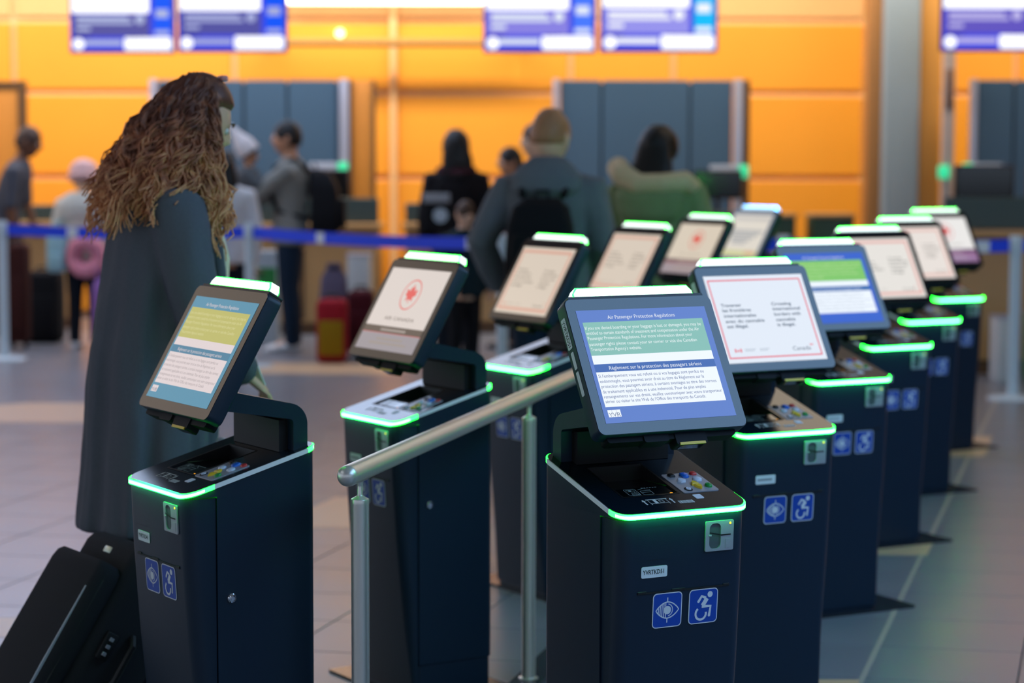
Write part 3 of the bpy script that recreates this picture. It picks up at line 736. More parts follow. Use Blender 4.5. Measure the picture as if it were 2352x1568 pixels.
KT, KMON, MSIDE = make_kiosk()
KT.name = 'check_in_kiosk'
POSE = {'R1': (0.377, 4.755), 'R2': (0.773, 6.114), 'R3': (1.171, 7.531), 'R4': (1.569, 8.868), 'R5': (1.963, 10.242), 'R6': (2.402, 11.805),
        'L1': (-0.830, 5.091), 'L2': (-0.426, 6.444), 'L3': (-0.021, 7.947), 'L4': (0.379, 9.351), 'L5': (0.770, 10.661), 'L6': (1.212, 12.427)}
YR, YL = 0.4904, -0.993
W0 = (240, 243, 247); WL = (214, 203, 190)
SCREENS = {  # R1 colours hold a bluish glare, L-row colours a warm reflection
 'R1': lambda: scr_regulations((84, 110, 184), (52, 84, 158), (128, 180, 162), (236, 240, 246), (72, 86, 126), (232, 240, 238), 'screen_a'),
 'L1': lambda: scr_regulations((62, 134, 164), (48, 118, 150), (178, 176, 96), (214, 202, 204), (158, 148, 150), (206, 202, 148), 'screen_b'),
 'R3': lambda: scr_regulations((16, 66, 186), (0, 76, 150), (118, 188, 40), (234, 238, 242), (176, 182, 192), (190, 220, 140), 'screen_c'),
 'R2': lambda: scr_border((222, 226, 232), (224, 98, 102), (74, 84, 98), 'screen_d'),
 'R4': lambda: scr_border((232, 228, 222), (232, 176, 168), (138, 136, 132), 'screen_e', 0.011),
 'R5': lambda: scr_border((234, 226, 220), (232, 186, 176), (150, 146, 140), 'screen_f', 0.011),
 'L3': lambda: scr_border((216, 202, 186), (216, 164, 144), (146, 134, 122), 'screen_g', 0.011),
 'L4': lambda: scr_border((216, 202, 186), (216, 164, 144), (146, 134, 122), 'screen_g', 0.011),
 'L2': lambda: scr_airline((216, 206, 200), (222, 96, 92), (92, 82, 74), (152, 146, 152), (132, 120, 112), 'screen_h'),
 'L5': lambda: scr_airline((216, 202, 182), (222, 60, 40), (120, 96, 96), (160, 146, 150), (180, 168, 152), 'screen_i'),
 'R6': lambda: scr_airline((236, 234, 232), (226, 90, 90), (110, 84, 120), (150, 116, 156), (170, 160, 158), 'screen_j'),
 'L6': lambda: scr_busy('screen_k'),
}
KLAB = {
 'R1': 'navy check-in kiosk in front at right, sharp bilingual regulations screen, tag ending 51',
 'R2': 'navy check-in kiosk directly behind the foremost right one, red-bordered white notice on screen',
 'R3': 'navy kiosk, third of the right row, screen with lime green and blue blocks',
 'R4': 'navy kiosk, fourth of the right row, pink-edged white notice beside the lime green screen',
 'R5': 'navy kiosk, fifth of the right row, last but one, blurred pink-edged notice on screen',
 'R6': 'navy kiosk at the far end of the right row, screen with a purple bottom band',
 'L1': 'navy kiosk in front at left beside the suitcase, screen with olive and blue text',
 'L2': 'navy kiosk behind the steel handrail, screen with red leaf roundel on white',
 'L3': 'navy kiosk third in the left row, pink-edged notice, behind the handrail',
 'L4': 'navy kiosk, fourth of the left row, pink-edged notice, before the green parka',
 'L5': 'navy kiosk, fifth of the left row, blurred red leaf on its white screen',
 'L6': 'navy kiosk at far end of left row, the only one with blue light bar',
}
STRIP_W = 0.55
KTAG = {'R1': 'YVRTKD51', 'L1': 'YVRTKD41'}
for i, (key, (x, y)) in enumerate(POSE.items()):
    o = KT if i == 0 else copy_tree(KT, None, skip=('display', 'text_line', 'logo', 'flag_mark', 'roundel', 'button_mark', 'label_text', 'side_label_text'))
    o.location = (x, y, 0); o.rotation_euler = (0, 0, YR if key[0] == 'R' else YL)
    tag(o, KLAB[key], 'kiosk', 'check-in kiosks in two rows')
    mon = [c for c in o.children if c.name.split('.')[0] == 'monitor'][0]
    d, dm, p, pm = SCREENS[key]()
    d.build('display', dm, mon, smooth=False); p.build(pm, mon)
    lab = [c for c in o.children if c.name.split('.')[0] == 'id_label'][0]
    if key in KTAG:
        g = B(); g.text(KTAG[key], -0.1045, -0.0045, 0.0098, 0.054, 'L', 0, 0.0011, MFz(0.697), bold=0.012); g.build('label_text', M_ink, lab, smooth=False)
    else:
        g = B(); g.flat(rect(-0.102, -0.003, -0.054, 0.003), 0.0011, 0, MFz(0.697)); g.build('label_text', M_grey_ink, lab, smooth=False)
    if key == 'R1':
        g = B(); g.text('YVRTKD51', 0, 0, 0.0115, 0.062, 'C', 0, 0.0008, MSIDE @ Matrix.Translation((0.0885, 0.0215, 0)) @ Matrix.Rotation(PI, 4, 'Z') @ Matrix.Translation((0, -0.0055, 0)), bold=0.01)
        sl = [c for c in mon.children if c.name.startswith('side_label')][0]
        g.build('side_label_text', M_ink, mon, smooth=False)
    if key == 'L6':
        for c in list(mon.children):
            if c.name.split('.')[0] == 'light_bar':
                c.data = c.data.copy(); c.data.materials[0] = M_blue_light; c.data.materials[1] = mat('clipped_blue_core', (220, 240, 255), em=(0.62, 0.88, 1.0), es=1.2, var=0)
                c['label'] = 'blue light bar'

# ---------------------------------------------------------------- handrail between the rows
hr0 = Vector((-0.369, 4.935, 0)); hdir = Vector((0.409, 1.6, 0)).normalized()
o = empty('handrail', (hr0.x, hr0.y, 0), math.atan2(hdir.y, hdir.x)-PI/2)
tag(o, 'brushed steel handrail on slim round posts running between the two kiosk rows', 'handrail')
L = 3.55
b = B(); n = 8
prof = [(0.0245*math.cos(a), -0.0245*math.sin(a)) for a in (PI/2*(n-i)/n for i in range(n+1))]
pts = [(r, z) for r, z in prof]
MR = Matrix.Translation((0, 0, 0.874)) @ Matrix.Rotation(-PI/2, 4, 'X')
b.lathe([(max(r, 0.0005), z) for r, z in pts] + [(0.0245, L)] + [(max(r, 0.0005), L-z) for r, z in pts[::-1]], 28, 0, MR)
b.build('rail', M_steel, o)
for s in (0.085, 1.70, 3.36):
    b = B(); b.lathe([(0.021, 0.015), (0.021, 0.795), (0.0212, 0.797), (0.0212, 0.807), (0.0205, 0.809), (0.008, 0.816), (0.0065, 0.82), (0.0065, 0.850)], 24, 0, Matrix.Translation((0, s, 0)))
    b.lathe([(0.030, 0.015), (0.030, 0.018), (0.0212, 0.020)], 24, 0, Matrix.Translation((0, s, 0)))
    po = b.build('post', M_steel, o)
    b = B(); b.box((0, s+0.01, 0.8515), (0.018, 0.05, 0.005), bevel=0.002); b.tube([(0, s, 0.835), (0, s, 0.852)], [0.006, 0.009], 12); b.build('saddle', M_steel, po)
b = B(); b.prism(rrect(-0.045, -0.1, 0.045, L+0.1, 0.01), 0.006, 0, Matrix.Translation((0, 0, 0.0085))); b.build('base_strip', mat('gloss_grey_strip', (70, 72, 76), rough=0.12, spec=0.6), o)
# ---------------------------------------------------------------- people
def skin(name, c): return mat(name, c, rough=0.5, spec=0.4, var=0.05, scale=40)
def cloth(name, c, var=0.12, scale=60, bump=0.35, bscale=300): return mat(name, c, rough=0.85, spec=0.2, var=var, scale=scale, bump=bump, bscale=bscale)
def hairm(name, c, var=0.35): return mat(name, c, rough=0.5, spec=0.35, var=var, scale=25, stretch=(6, 6, 1))

def head_fn(v):
    """unit sphere -> head: face towards -y"""
    x, y, z = v
    if z < 0: x *= 1-0.28*z*z*(1.1 if y < 0 else 0.9); y *= 1-0.10*z*z
    if y < 0:
        f = -y
        nose = math.exp(-((x/0.16)**2)) * max(0, 1-abs((z+0.12)/0.30)) * f
        sock = math.exp(-(((abs(x)-0.38)/0.2)**2)-((z-0.06)/0.14)**2) * f
        brow = math.exp(-((z-0.22)/0.12)**2) * f*0.05
        lips = math.exp(-((x/0.3)**2)-((z+0.52)/0.09)**2)*0.08*f
        chin = math.exp(-((x/0.3)**2)-((z+0.86)/0.2)**2)*0.14
        y -= 0.30*nose + brow + lips + chin
        y += 0.09*sock
    return Vector((x, y, z))
def add_head(b, X, m=0, s=1.0):
    t = bmesh.new(); bmesh.ops.create_uvsphere(t, u_segments=28, v_segments=20, radius=1)
    for v in t.verts:
        c = head_fn(v.co.copy()); v.co = Vector((c.x*0.076*s, c.y*0.094*s, c.z*0.118*s))
    b.merge(t, m, X)
    for sx in (-1, 1):
        t = bmesh.new(); bmesh.ops.create_uvsphere(t, u_segments=10, v_segments=8, radius=1)
        for v in t.verts: v.co = Vector((v.co.x*0.011*s+sx*0.078*s, v.co.y*0.019*s+0.012*s, v.co.z*0.032*s-0.004))
        b.merge(t, m, X)
def add_hand(b, wrist, d, palm, thumb, s=1.0, curl=0.5, m=0):
    """palm plus five fingers; d towards the fingers, palm normal, thumb side"""
    d = Vector(d).normalized(); palm = Vector(palm); palm = (palm-d*palm.dot(d)).normalized(); side = d.cross(palm).normalized()
    if side.dot(Vector(thumb)) < 0: side = -side
    w = Vector(wrist)
    rings = []
    for t, hw, hh in ((-0.01, 0.024, 0.018), (0.02, 0.032, 0.015), (0.06, 0.041, 0.0135), (0.092, 0.041, 0.011)):
        c = w+d*t*s
        rings.append([c+side*hw*s*math.cos(a)+palm*hh*s*math.sin(a) for a in (2*PI*k/12 for k in range(12))])
    b.loft(rings, m)
    for i, (off, ln) in enumerate(((0.031, 0.068), (0.0105, 0.077), (-0.0105, 0.071), (-0.030, 0.055))):
        p = w+d*0.085*s+side*off*s; pts = [p]; dd = d.copy()
        for k, f in enumerate((0.45, 0.32, 0.23)):
            a = curl*(0.5+0.4*k); dd = (dd*math.cos(a)+palm*math.sin(a)).normalized()
            pts.append(pts[-1]+dd*ln*f*s)
        b.tube(pts, [0.0095*s, 0.009*s, 0.008*s, 0.0055*s], 8, m)
    p = w+d*0.025*s+side*0.028*s
    q = (d*0.65+side*0.75+palm*0.25).normalized(); p2 = p+q*0.045*s; q2 = (d*0.85+side*0.3+palm*0.4).normalized()
    b.tube([p, p2, p2+q2*0.032*s], [0.0125*s, 0.0105*s, 0.007*s], 8, m)

ARMS_DOWN = {1: [(0.185, 0.0, 1.41), (0.245, 0.03, 1.13), (0.24, -0.05, 0.88)], -1: [(-0.185, 0.0, 1.41), (-0.245, 0.03, 1.13), (-0.24, -0.05, 0.88)]}
def person(name, label, loc, yaw, H, arms=None, top=None, top_hem=0.84, legs=None, shoe=None, skin_m=None, hair=None, hair_style='short', hair_to=1.45,
           head_yaw=0.0, head_pitch=0.0, lean=0.0, bulk=0.0, sleeve_to=1.0, hair_name='hair', vox=0.013, top_name='jacket', group=None, head_s=1.10, hair_k=1.0, hair_back=0.0, cap_low=-0.45):
    root = empty(name, loc, yaw); tag(root, label, 'person', group)
    s = H/1.775; arms = arms or ARMS_DOWN
    def T(p):
        x, y, z = p
        if z > 0.93: y -= (z-0.93)*lean
        return Vector((x*s, y*s, z*s))
    def torso(b, inf, z0, z1=1.60, m=0):
        rows = [(0.60, 0.02, 0.15, 0.115), (0.80, 0.0, 0.155, 0.105), (0.93, 0.0, 0.16, 0.115), (1.08, 0.0, 0.138, 0.10), (1.22, 0.0, 0.152, 0.112), (1.34, 0.0, 0.178, 0.115), (1.42, 0.005, 0.175, 0.095), (1.475, 0.008, 0.115, 0.072), (1.51, 0.004, 0.066, 0.060), (1.56, -0.005, 0.055, 0.057), (1.60, -0.012, 0.055, 0.058)]
        rows = [r for r in rows if z0-1e-6 <= r[0] <= z1]
        if rows[0][0] > z0+0.01: rows = [(z0, 0.0, rows[0][2]*1.02, rows[0][3]*1.02)] + rows
        b.loft([[T((rx_*math.cos(a), cy+ry_*math.sin(a), z)) for a in (2*PI*k/20 for k in range(20))] for z, cy, rx_, ry_ in [(z, cy, rx+(inf if z < 1.5 else inf*0.35), ry+(inf if z < 1.5 else inf*0.35)) for z, cy, rx, ry in rows]], m)
    def arm(b, pts, inf, frac=1.0):
        sh, el, wr = [Vector(p) for p in pts]
        e = el.lerp(wr, frac)
        P = [sh+Vector((-0.05 if sh.x > 0 else 0.05, 0, -0.01)), sh, sh.lerp(el, 0.5), el, el.lerp(e, 0.5), e]
        r = [0.062, 0.058, 0.050, 0.043, 0.039, 0.029]
        b.tube([T(p) for p in P], [(q+inf)*s for q in r], 12)
    def leg(b, sx, inf, z_end=0.07):
        P = [(sx*0.085, 0.0, 0.93), (sx*0.092, -0.005, 0.72), (sx*0.098, -0.012, 0.50), (sx*0.10, 0.005, 0.33), (sx*0.102, 0.018, z_end)]
        b.tube([Vector(p)*s for p in P], [(q+inf)*s for q in (0.090, 0.078, 0.058, 0.053, 0.040)], 12)
    hc = T((0, -0.022, 1.655)); X = Matrix.Translation(hc) @ Matrix.Rotation(head_yaw, 4, 'Z') @ Matrix.Rotation(head_pitch, 4, 'X')
    b = B(); torso(b, 0.0, 0.80)
    for sx in (1, -1): arm(b, arms[sx], 0); leg(b, sx, 0)
    add_head(b, X, 0, s*head_s)
    me = remeshed(b, vox*0.75)
    # hands and feet joined on to the fused body
    h = B(); h.bm.from_mesh(me); bpy.data.meshes.remove(me)
    for sx in (1, -1):
        el, wr = T(arms[sx][1]), T(arms[sx][2]); d = wr-el
        add_hand(h, wr-d.normalized()*0.01, d, Vector((-sx*0.8, -0.4, -0.25)), Vector((0, -1, 0.2)), s)
        h.ball(Vector((sx*0.102, -0.04, 0.045))*s, (0.04*s, 0.10*s, 0.035*s))
    h.build('body', skin_m, root, angle=60)
    for sx in (-1, 1):
        e = B(); e.ball(X @ Vector((sx*0.030*s*head_s, -0.080*s*head_s, 0.008*s)), 0.0115*s, 0, u=10, v=8); e.ball(X @ Vector((sx*0.030*s*head_s, -0.0875*s*head_s, 0.008*s)), 0.0055*s, 1, u=8, v=6)
        e.build('eye', [mat('eye_white', (226, 220, 214), rough=0.2), mat('eye_dark', (40, 28, 20), rough=0.2)], root)
    # clothes
    if legs is not None:
        b = B()
        for sx in (1, -1): leg(b, sx, 0.016, 0.055)
        b.loft([[Vector((rx*math.cos(a), ry*math.sin(a), z))*s for a in (2*PI*k/18 for k in range(18))] for z, rx, ry in ((0.84, 0.165, 0.115), (0.93, 0.175, 0.13), (1.04, 0.155, 0.118))])
        link('trousers', remeshed(b, vox), legs, root, angle=0)
    if shoe is not None:
        for sx in (1, -1):
            b = B()
            b.loft([[Vector((sx*0.102+wx_*math.cos(a), yy+0*math.sin(a), 0.002+hh*0.5+hh*0.5*math.sin(a)))*s for a in (2*PI*k/14 for k in range(14))] for yy, wx_, hh in ((0.075, 0.026, 0.055), (0.05, 0.042, 0.10), (0.0, 0.045, 0.105), (-0.06, 0.048, 0.075), (-0.13, 0.052, 0.058), (-0.185, 0.042, 0.045), (-0.205, 0.02, 0.03))])
            b.build('shoe', shoe, root, angle=50)
    if top is not None:
        b = B(); torso(b, 0.022+bulk, top_hem, 1.51)
        for sx in (1, -1): arm(b, arms[sx], 0.014+bulk*0.6, sleeve_to)
        link(top_name, wrinkle(remeshed(b, vox), 0.007, seed=H*7), top, root, angle=0)
    # hair
    if hair is not None:
        b = B(); t = bmesh.new(); bmesh.ops.create_uvsphere(t, u_segments=28, v_segments=18, radius=1)
        for v in t.verts:
            c = v.co.copy(); k = 1.07+0.02*math.sin(9*c.x+5*c.z)
            if c.y < 0: # hairline: tuck the cap inside the face below the brow
                lim = 0.42-0.55*min(1, abs(c.x)/0.9)
                if c.z < lim and c.y < -0.15: k = 0.86
            if c.z < cap_low: k = 0.9
            c = head_fn(c) if c.z < 0 else c
            v.co = Vector((c.x*0.078*s*k*head_s*hair_k, c.y*0.098*s*k*head_s*(hair_k if c.y > 0 else 1)+0.004, c.z*0.120*s*k*head_s+0.004))
        b.merge(t, 0, X)
        if hair_style == 'long':
            rows = []
            z1 = 1.70*s; z0 = hair_to*s
            for i in range(9):
                f = i/8; z = z1+(z0-z1)*f; w = (0.062+0.030*math.sin(min(1, f*1.3)*PI*0.6))*s*head_s*hair_k*(1-0.35*max(0, f-0.75)/0.25); dy = (0.066+0.03*f+hair_back*f)*s - (z-0.93*s)*lean*0
                cc = T((0, 0, z/s)); rows.append([Vector((cc.x+w*math.cos(a)*(1+0.06*math.sin(5*a+i)), cc.y+dy+0.046*s*math.sin(a), z)) for a in (2*PI*k/18 for k in range(18))])
            b.loft(rows)
        link(hair_name, remeshed(b, 0.009, 1), hair, root, angle=0)
    return root, T, X, s

def at(px, d): p = pix(px, 700, d); return (p.x, d, 0)

SK_L = skin('light_skin', (232, 182, 150)); SK_M = skin('tan_skin', (196, 140, 108)); SK_D = skin('dark_skin', (104, 66, 46))
C_black = cloth('black_cloth', (20, 20, 24)); C_dark = cloth('dark_trouser_cloth', (18, 24, 34)); C_jean = cloth('dark_denim', (24, 40, 58))
S_white = mat('white_shoe', (205, 208, 212), rough=0.6); S_black = mat('black_shoe', (22, 22, 24), rough=0.5)
H_black = hairm('black_hair', (22, 18, 18)); H_brown = hairm('brown_hair', (70, 48, 34)); H_fair = hairm('fair_hair', (172, 120, 84))

def backpack(name, label, T, s, root_loc, yaw, m, w=0.30, h=0.46, dpt=0.17, z0=0.98, pocket=None, straps=True, yoff=0.165):
    o = empty(name, (*root_loc[:2], 0), yaw); tag(o, label, 'backpack')
    y0 = yoff
    b = B(); rows = []
    for i, (f, k, dd) in enumerate(((0, 0.86, 0.8), (0.06, 1.0, 1.0), (0.35, 1.0, 1.05), (0.7, 0.94, 0.95), (0.9, 0.8, 0.75), (1.0, 0.5, 0.45))):
        z = z0+h*f
        rows.append([Vector((x*k, y0+(y-0)*dd, z))*s for x, y in rrect(-w/2, 0, w/2, dpt, 0.05, n=4)])
    b.loft(rows); b.build('bag', m, o, angle=60)
    b = B(); b.loft([[Vector((x*k, y0+dpt*0.93+y, z0+0.05+0.22*f))*s for x, y in rrect(-w*0.38, 0, w*0.38, 0.06, 0.025)] for f, k in ((0, 0.9), (0.1, 1), (0.8, 1), (1, 0.85))]); b.build('pocket', pocket or m, o, angle=60)
    b = B(); b.tube([Vector(p)*s for p in ((-0.03, y0+0.04, z0+h*0.97), (-0.03, y0+0.03, z0+h*1.08), (0.03, y0+0.03, z0+h*1.08), (0.03, y0+0.04, z0+h*0.97))], 0.008, 8); b.build('top_handle', m, o)
    if straps:
        for sx in (-1, 1):
            b = B(); P = [(sx*0.10, y0+0.02, 1.38), (sx*0.125, 0.05, 1.50), (sx*0.13, -0.10, 1.44), (sx*0.13, -0.165, 1.28), (sx*0.16, -0.08, 1.10), (sx*0.14, y0, 1.04)]
            b.tube([Vector(p)*s for p in P], 0.016*s, 8); b.build('strap', m, o)
    return o

# --- blond man in a padded jacket, walking away past the left row
puff = cloth('slate_padded_jacket', (104, 108, 114), scale=20)
loc = at(1262, 10.9); yw = PI-0.18
_, T, X, s = person('person', 'blond short-haired man in slate padded hooded jacket with black backpack, back turned', loc, yw, 1.79,
    arms={-1: [(-0.20, 0.0, 1.41), (-0.27, 0.02, 1.14), (-0.20, -0.20, 0.98)], 1: [(0.20, 0.0, 1.41), (0.33, 0.05, 1.15), (0.27, -0.12, 0.93)]},
    top=puff, legs=C_jean, shoe=S_black, skin_m=SK_L, hair=H_fair, bulk=0.03, head_s=1.16, cap_low=-0.22, head_yaw=-0.25, head_pitch=0.1)
r = bpy.data.objects['person']
b = B()
b.loft([[Vector((w*math.cos(a), 0.085+dy+dp*math.sin(a), z))*s for a in (2*PI*k/20 for k in range(20))] for z, w, dp, dy in ((1.36, 0.10, 0.03, 0.05), (1.41, 0.17, 0.075, 0.04), (1.47, 0.175, 0.085, 0.02), (1.53, 0.13, 0.07, 0.0), (1.57, 0.07, 0.045, -0.01))])
link('hood', remeshed(b, 0.011), puff, r, angle=0)
backpack('backpack', 'black backpack with a small red tag on the blond man', T, s, loc, yw, C_black, w=0.33, h=0.44, z0=0.93, yoff=0.19)
bp = bpy.data.objects['backpack']; b = B(); b.box(Vector((0.16, 0.20, 1.22))*s, (0.025, 0.03, 0.045), bevel=0.006); b.build('tag', mat('red_tag', (214, 52, 76)), bp)

# --- woman in a green parka with a fur-edged hood, at the far left kiosk
parka = cloth('green_parka_cloth', (124, 138, 98), scale=20); fur = mat('pale_fur', (206, 184, 146), rough=0.95, var=0.25, scale=120, bump=1.0, bscale=150)
loc = at(1508, 12.0); yw = PI-0.35
r, T, X, s = person('person', 'black-haired woman in green parka with fur-trimmed hood, back turned', loc, yw, 1.73, top=parka, top_hem=0.80, legs=C_dark, shoe=S_black, skin_m=SK_M, hair=H_black,
    hair_style='long', hair_to=1.38, bulk=0.04, hair_k=1.25, hair_back=0.09, arms={1: [(0.20, 0.0, 1.41), (0.28, 0.02, 1.13), (0.24, -0.18, 0.95)], -1: [(-0.20, 0.0, 1.41), (-0.28, 0.0, 1.13), (-0.15, -0.25, 1.02)]}, head_pitch=0.2)
b = B()
b.loft([[Vector((w*math.cos(a), 0.10+dy+dp*math.sin(a), z))*s for a in (2*PI*k/20 for k in range(20))] for z, w, dp, dy in ((1.22, 0.08, 0.03, 0.06), (1.30, 0.17, 0.08, 0.07), (1.40, 0.20, 0.10, 0.05), (1.48, 0.18, 0.08, 0.02), (1.52, 0.13, 0.05, 0))])
link('hood', remeshed(b, 0.011), parka, r, angle=0)
b = B(); b.tube([Vector(p)*s for p in ((-0.17, -0.10, 1.40), (-0.205, 0.02, 1.45), (-0.19, 0.12, 1.485), (-0.08, 0.19, 1.475), (0.05, 0.195, 1.47), (0.16, 0.14, 1.52), (0.215, 0.05, 1.56), (0.19, -0.06, 1.48))], [0.05, 0.055, 0.06, 0.055, 0.058, 0.066, 0.062, 0.045], 12)
link('fur_trim', remeshed(b, 0.012, 1), fur, r, angle=0)

# --- woman in black with long black hair
loc = at(1048, 17.0); yw = PI+0.1
r, T, X, s = person('person', 'woman with long black hair in a black jacket, back turned, by the orange wall', loc, yw, 1.76, top=cloth('black_jacket_cloth', (26, 22, 26)), legs=C_dark, shoe=S_black, skin_m=SK_M,
    hair=H_black, hair_style='long', hair_to=1.42, bulk=0.005, hair_k=1.2)
b = B(); b.tube([Vector((0.13*math.cos(a), 0.01+0.105*math.sin(a), 1.475+0.01*math.sin(3*a)))*s for a in (2*PI*k/16 for k in range(17))], 0.03, 8); b.build('scarf', cloth('maroon_scarf', (84, 40, 52)), r)
o = empty('shoulder_bag', (loc[0]-0.15, 16.60, 0)); tag(o, 'black shoulder bag with a grey band and pale round emblem, on the woman in black', 'bag')
p0, p1 = pix(972, 448, 16.60), pix(1034, 528, 16.60)
cx, cz = (p0.x+p1.x)/2-o.location.x, (p0.z+p1.z)/2; w, h = p1.x-p0.x, p0.z-p1.z
b = B(); b.box((cx, 0, cz), (w, 0.10, h), bevel=0.02); b.build('bag', C_black, o)
b = B(); b.box((cx, -0.048, cz+h*0.42), (w*0.98, 0.02, 0.07), bevel=0.006); b.build('band', mat('grey_band', (150, 150, 156)), o)
b = B(); b.lathe([(0.055, 0), (0.055, 0.006), (0.0, 0.007)], 20, 0, Matrix.Translation((cx+0.03, -0.051, cz-0.02)) @ Matrix.Rotation(PI/2, 4, 'X')); b.build('emblem', mat('pale_emblem', (176, 186, 196)), o)
b = B(); b.tube([(cx-w*0.4, 0.0, cz+h*0.4), (cx-0.02, 0.02, 1.30), (cx+0.12, 0.08, 1.52), (cx+0.2, 0.28, 1.5)], 0.012, 8); b.build('strap', C_black, o)

# --- child by the belt
loc = at(1066, 15.6)
person('person', 'small brown-haired child in navy top behind the blue barrier belt', loc, 0.5, 1.25, top=cloth('navy_child_top', (20, 40, 48)), legs=C_black, shoe=S_black, skin_m=SK_L, hair=H_brown, head_pitch=0.45, bulk=0.02, vox=0.011,
    arms={1: [(0.185, 0.0, 1.41), (0.24, 0.0, 1.13), (0.22, -0.12, 0.90)], -1: [(-0.185, 0.0, 1.41), (-0.25, 0.0, 1.13), (-0.20, -0.15, 0.92)]})
# --- man facing left beyond the blond man
loc = at(1176, 18.0)
person('person', 'dark-haired person in maroon facing left, half hidden by the slate jacket', loc, PI*1.5+0.3, 1.63, top=cloth('maroon_top', (88, 54, 58)), legs=C_dark, shoe=S_black, skin_m=SK_M, hair=H_black)
# --- person behind the blond man's head
loc = at(1236, 16.4)
person('person', 'brown-haired person whose face shows left of the blond head', loc, PI*1.5+0.35, 1.80, top=cloth('grey_brown_top', (92, 88, 80)), legs=C_dark, shoe=S_black, skin_m=SK_L, hair=H_brown)

# --- man in a grey sweater carrying a child
sweat = cloth('grey_sweater', (128, 128, 124))
loc = at(668, 17.7); yw = PI*1.5
r, T, X, s = person('person', 'black-haired man in grey sweater and black backpack, facing left, hugging a child', loc, yw, 1.83, top=sweat, legs=C_jean, shoe=S_white, skin_m=SK_M, hair=H_black, bulk=0.01,
    arms={1: [(0.185, 0.0, 1.41), (0.17, -0.22, 1.24), (0.02, -0.42, 1.33)], -1: [(-0.185, 0.0, 1.41), (-0.20, -0.20, 1.20), (-0.05, -0.42, 1.22)]}, head_pitch=-0.05)
backpack('backpack', 'large black backpack on the man in the grey sweater', T, s, loc, yw, C_black, w=0.34, h=0.50, dpt=0.22, z0=0.92)
kloc = at(588, 17.66)
kroot, T2, X2, s2 = person('person', 'child in grey jacket and pointed white hood carried by the man in the sweater', (kloc[0]-0.05, kloc[1]-0.02, 0.62), PI*0.5, 1.02, top=cloth('grey_child_jacket', (78, 82, 86)), legs=C_black, shoe=S_black, skin_m=SK_M, hair=H_black, bulk=0.04, vox=0.011,
    arms={1: [(0.185, 0.0, 1.41), (0.25, -0.15, 1.25), (0.15, -0.30, 1.35)], -1: [(-0.185, 0.0, 1.41), (-0.25, -0.15, 1.25), (-0.15, -0.30, 1.35)]})
b = B(); hp = [X2.translation+Vector(v) for v in ((0.0, 0.0, 0.02), (0.0, 0.05, 0.09), (0.0, 0.11, 0.17), (0.0, 0.16, 0.25))]
b.tube(hp, [0.095, 0.085, 0.045, 0.010], 14); link('hood', remeshed(b, 0.010), mat('white_fleece', (216, 206, 206), rough=0.95, bump=0.6), kroot, angle=0)
# --- person with dark hair and white top behind the woman
loc = at(520, 16.9)
person('person', 'dark long-haired person in white top just right of the curly hair', loc, PI+0.2, 1.60, top=cloth('white_top', (206, 208, 214)), legs=C_dark, shoe=S_black, skin_m=SK_M, hair=H_black, hair_style='long', hair_to=1.44, bulk=0.02)

# --- person in pink beanie with a neck pillow
loc = at(196, 18.0); yw = PI
coat_w = cloth('cream_coat', (206, 200, 188))
r, T, X, s = person('person', 'person in pink beanie and cream coat with dark trousers and white shoes, back turned', loc, yw, 1.48, top=coat_w, legs=C_dark, shoe=S_white, skin_m=SK_L, hair=H_black, bulk=0.045, head_s=1.3, head_pitch=0.25)
b = B(); b.ball(X @ Vector((0, 0.012, 0.05)), (0.120, 0.140, 0.115)); b.tube([X @ Vector((0.112*math.cos(a), 0.012+0.132*math.sin(a), 0.0)) for a in (2*PI*k/20 for k in range(21))], 0.02, 8)
link('beanie', remeshed(b, 0.010), cloth('pink_knit', (224, 176, 170)), r, angle=0)
b = B(); b.loft([[Vector((w*math.cos(a), 0.09+dp*math.sin(a), z))*s for a in (2*PI*k/18 for k in range(18))] for z, w, dp in ((1.22, 0.14, 0.05), (1.30, 0.235, 0.12), (1.40, 0.24, 0.13), (1.48, 0.20, 0.10), (1.53, 0.12, 0.06))])
link('hood', remeshed(b, 0.012), coat_w, r, angle=0)
c = pix(197, 588, 17.77); o = empty('neck_pillow', (c.x, c.y, c.z)); tag(o, 'pink ring-shaped neck pillow hanging on the back of the cream coat', 'pillow')
b = B(); b.tube([(0.10*math.cos(a), 0.02*math.cos(2*a), 0.115*math.sin(a)) for a in (2*PI*k/28 for k in range(29))], [0.062+0.008*math.sin(3*k) for k in range(29)], 14, cap=False); b.build('cushion', cloth('pink_plush', (222, 140, 158)), o, angle=0)
b = B(); b.tube([(0, 0.03, 0.16), (0.0, 0.02, 0.2), (0.01, 0.05, 0.25)], 0.01, 8); b.build('loop', cloth('pink_loop', (200, 120, 140)), o)
p0 = pix(132, 582, 17.86); o = empty('small_backpack', p0); tag(o, 'pale blue bag at the left side of the cream coat', 'bag')
b = B(); b.box((0, 0, 0), (0.16, 0.14, 0.30), bevel=0.035, seg=3); b.build('bag', cloth('pale_blue_cloth', (150, 186, 192)), o)
b = B(); b.box((0, -0.075, -0.06), (0.12, 0.03, 0.13), bevel=0.012); b.build('pocket', cloth('pale_blue_cloth', (150, 186, 192)), o)
b = B(); b.tube([(-0.04, 0.02, 0.14), (-0.02, 0.0, 0.24), (0.05, 0.05, 0.27)], 0.012, 8); b.build('strap', cloth('pale_blue_cloth', (150, 186, 192)), o)
c = pix(228, 640, 17.3); o = empty('lilac_bag', (c.x, 17.3, 0)); tag(o, 'tall slim lilac bag standing beside the dark coat hem', 'bag')
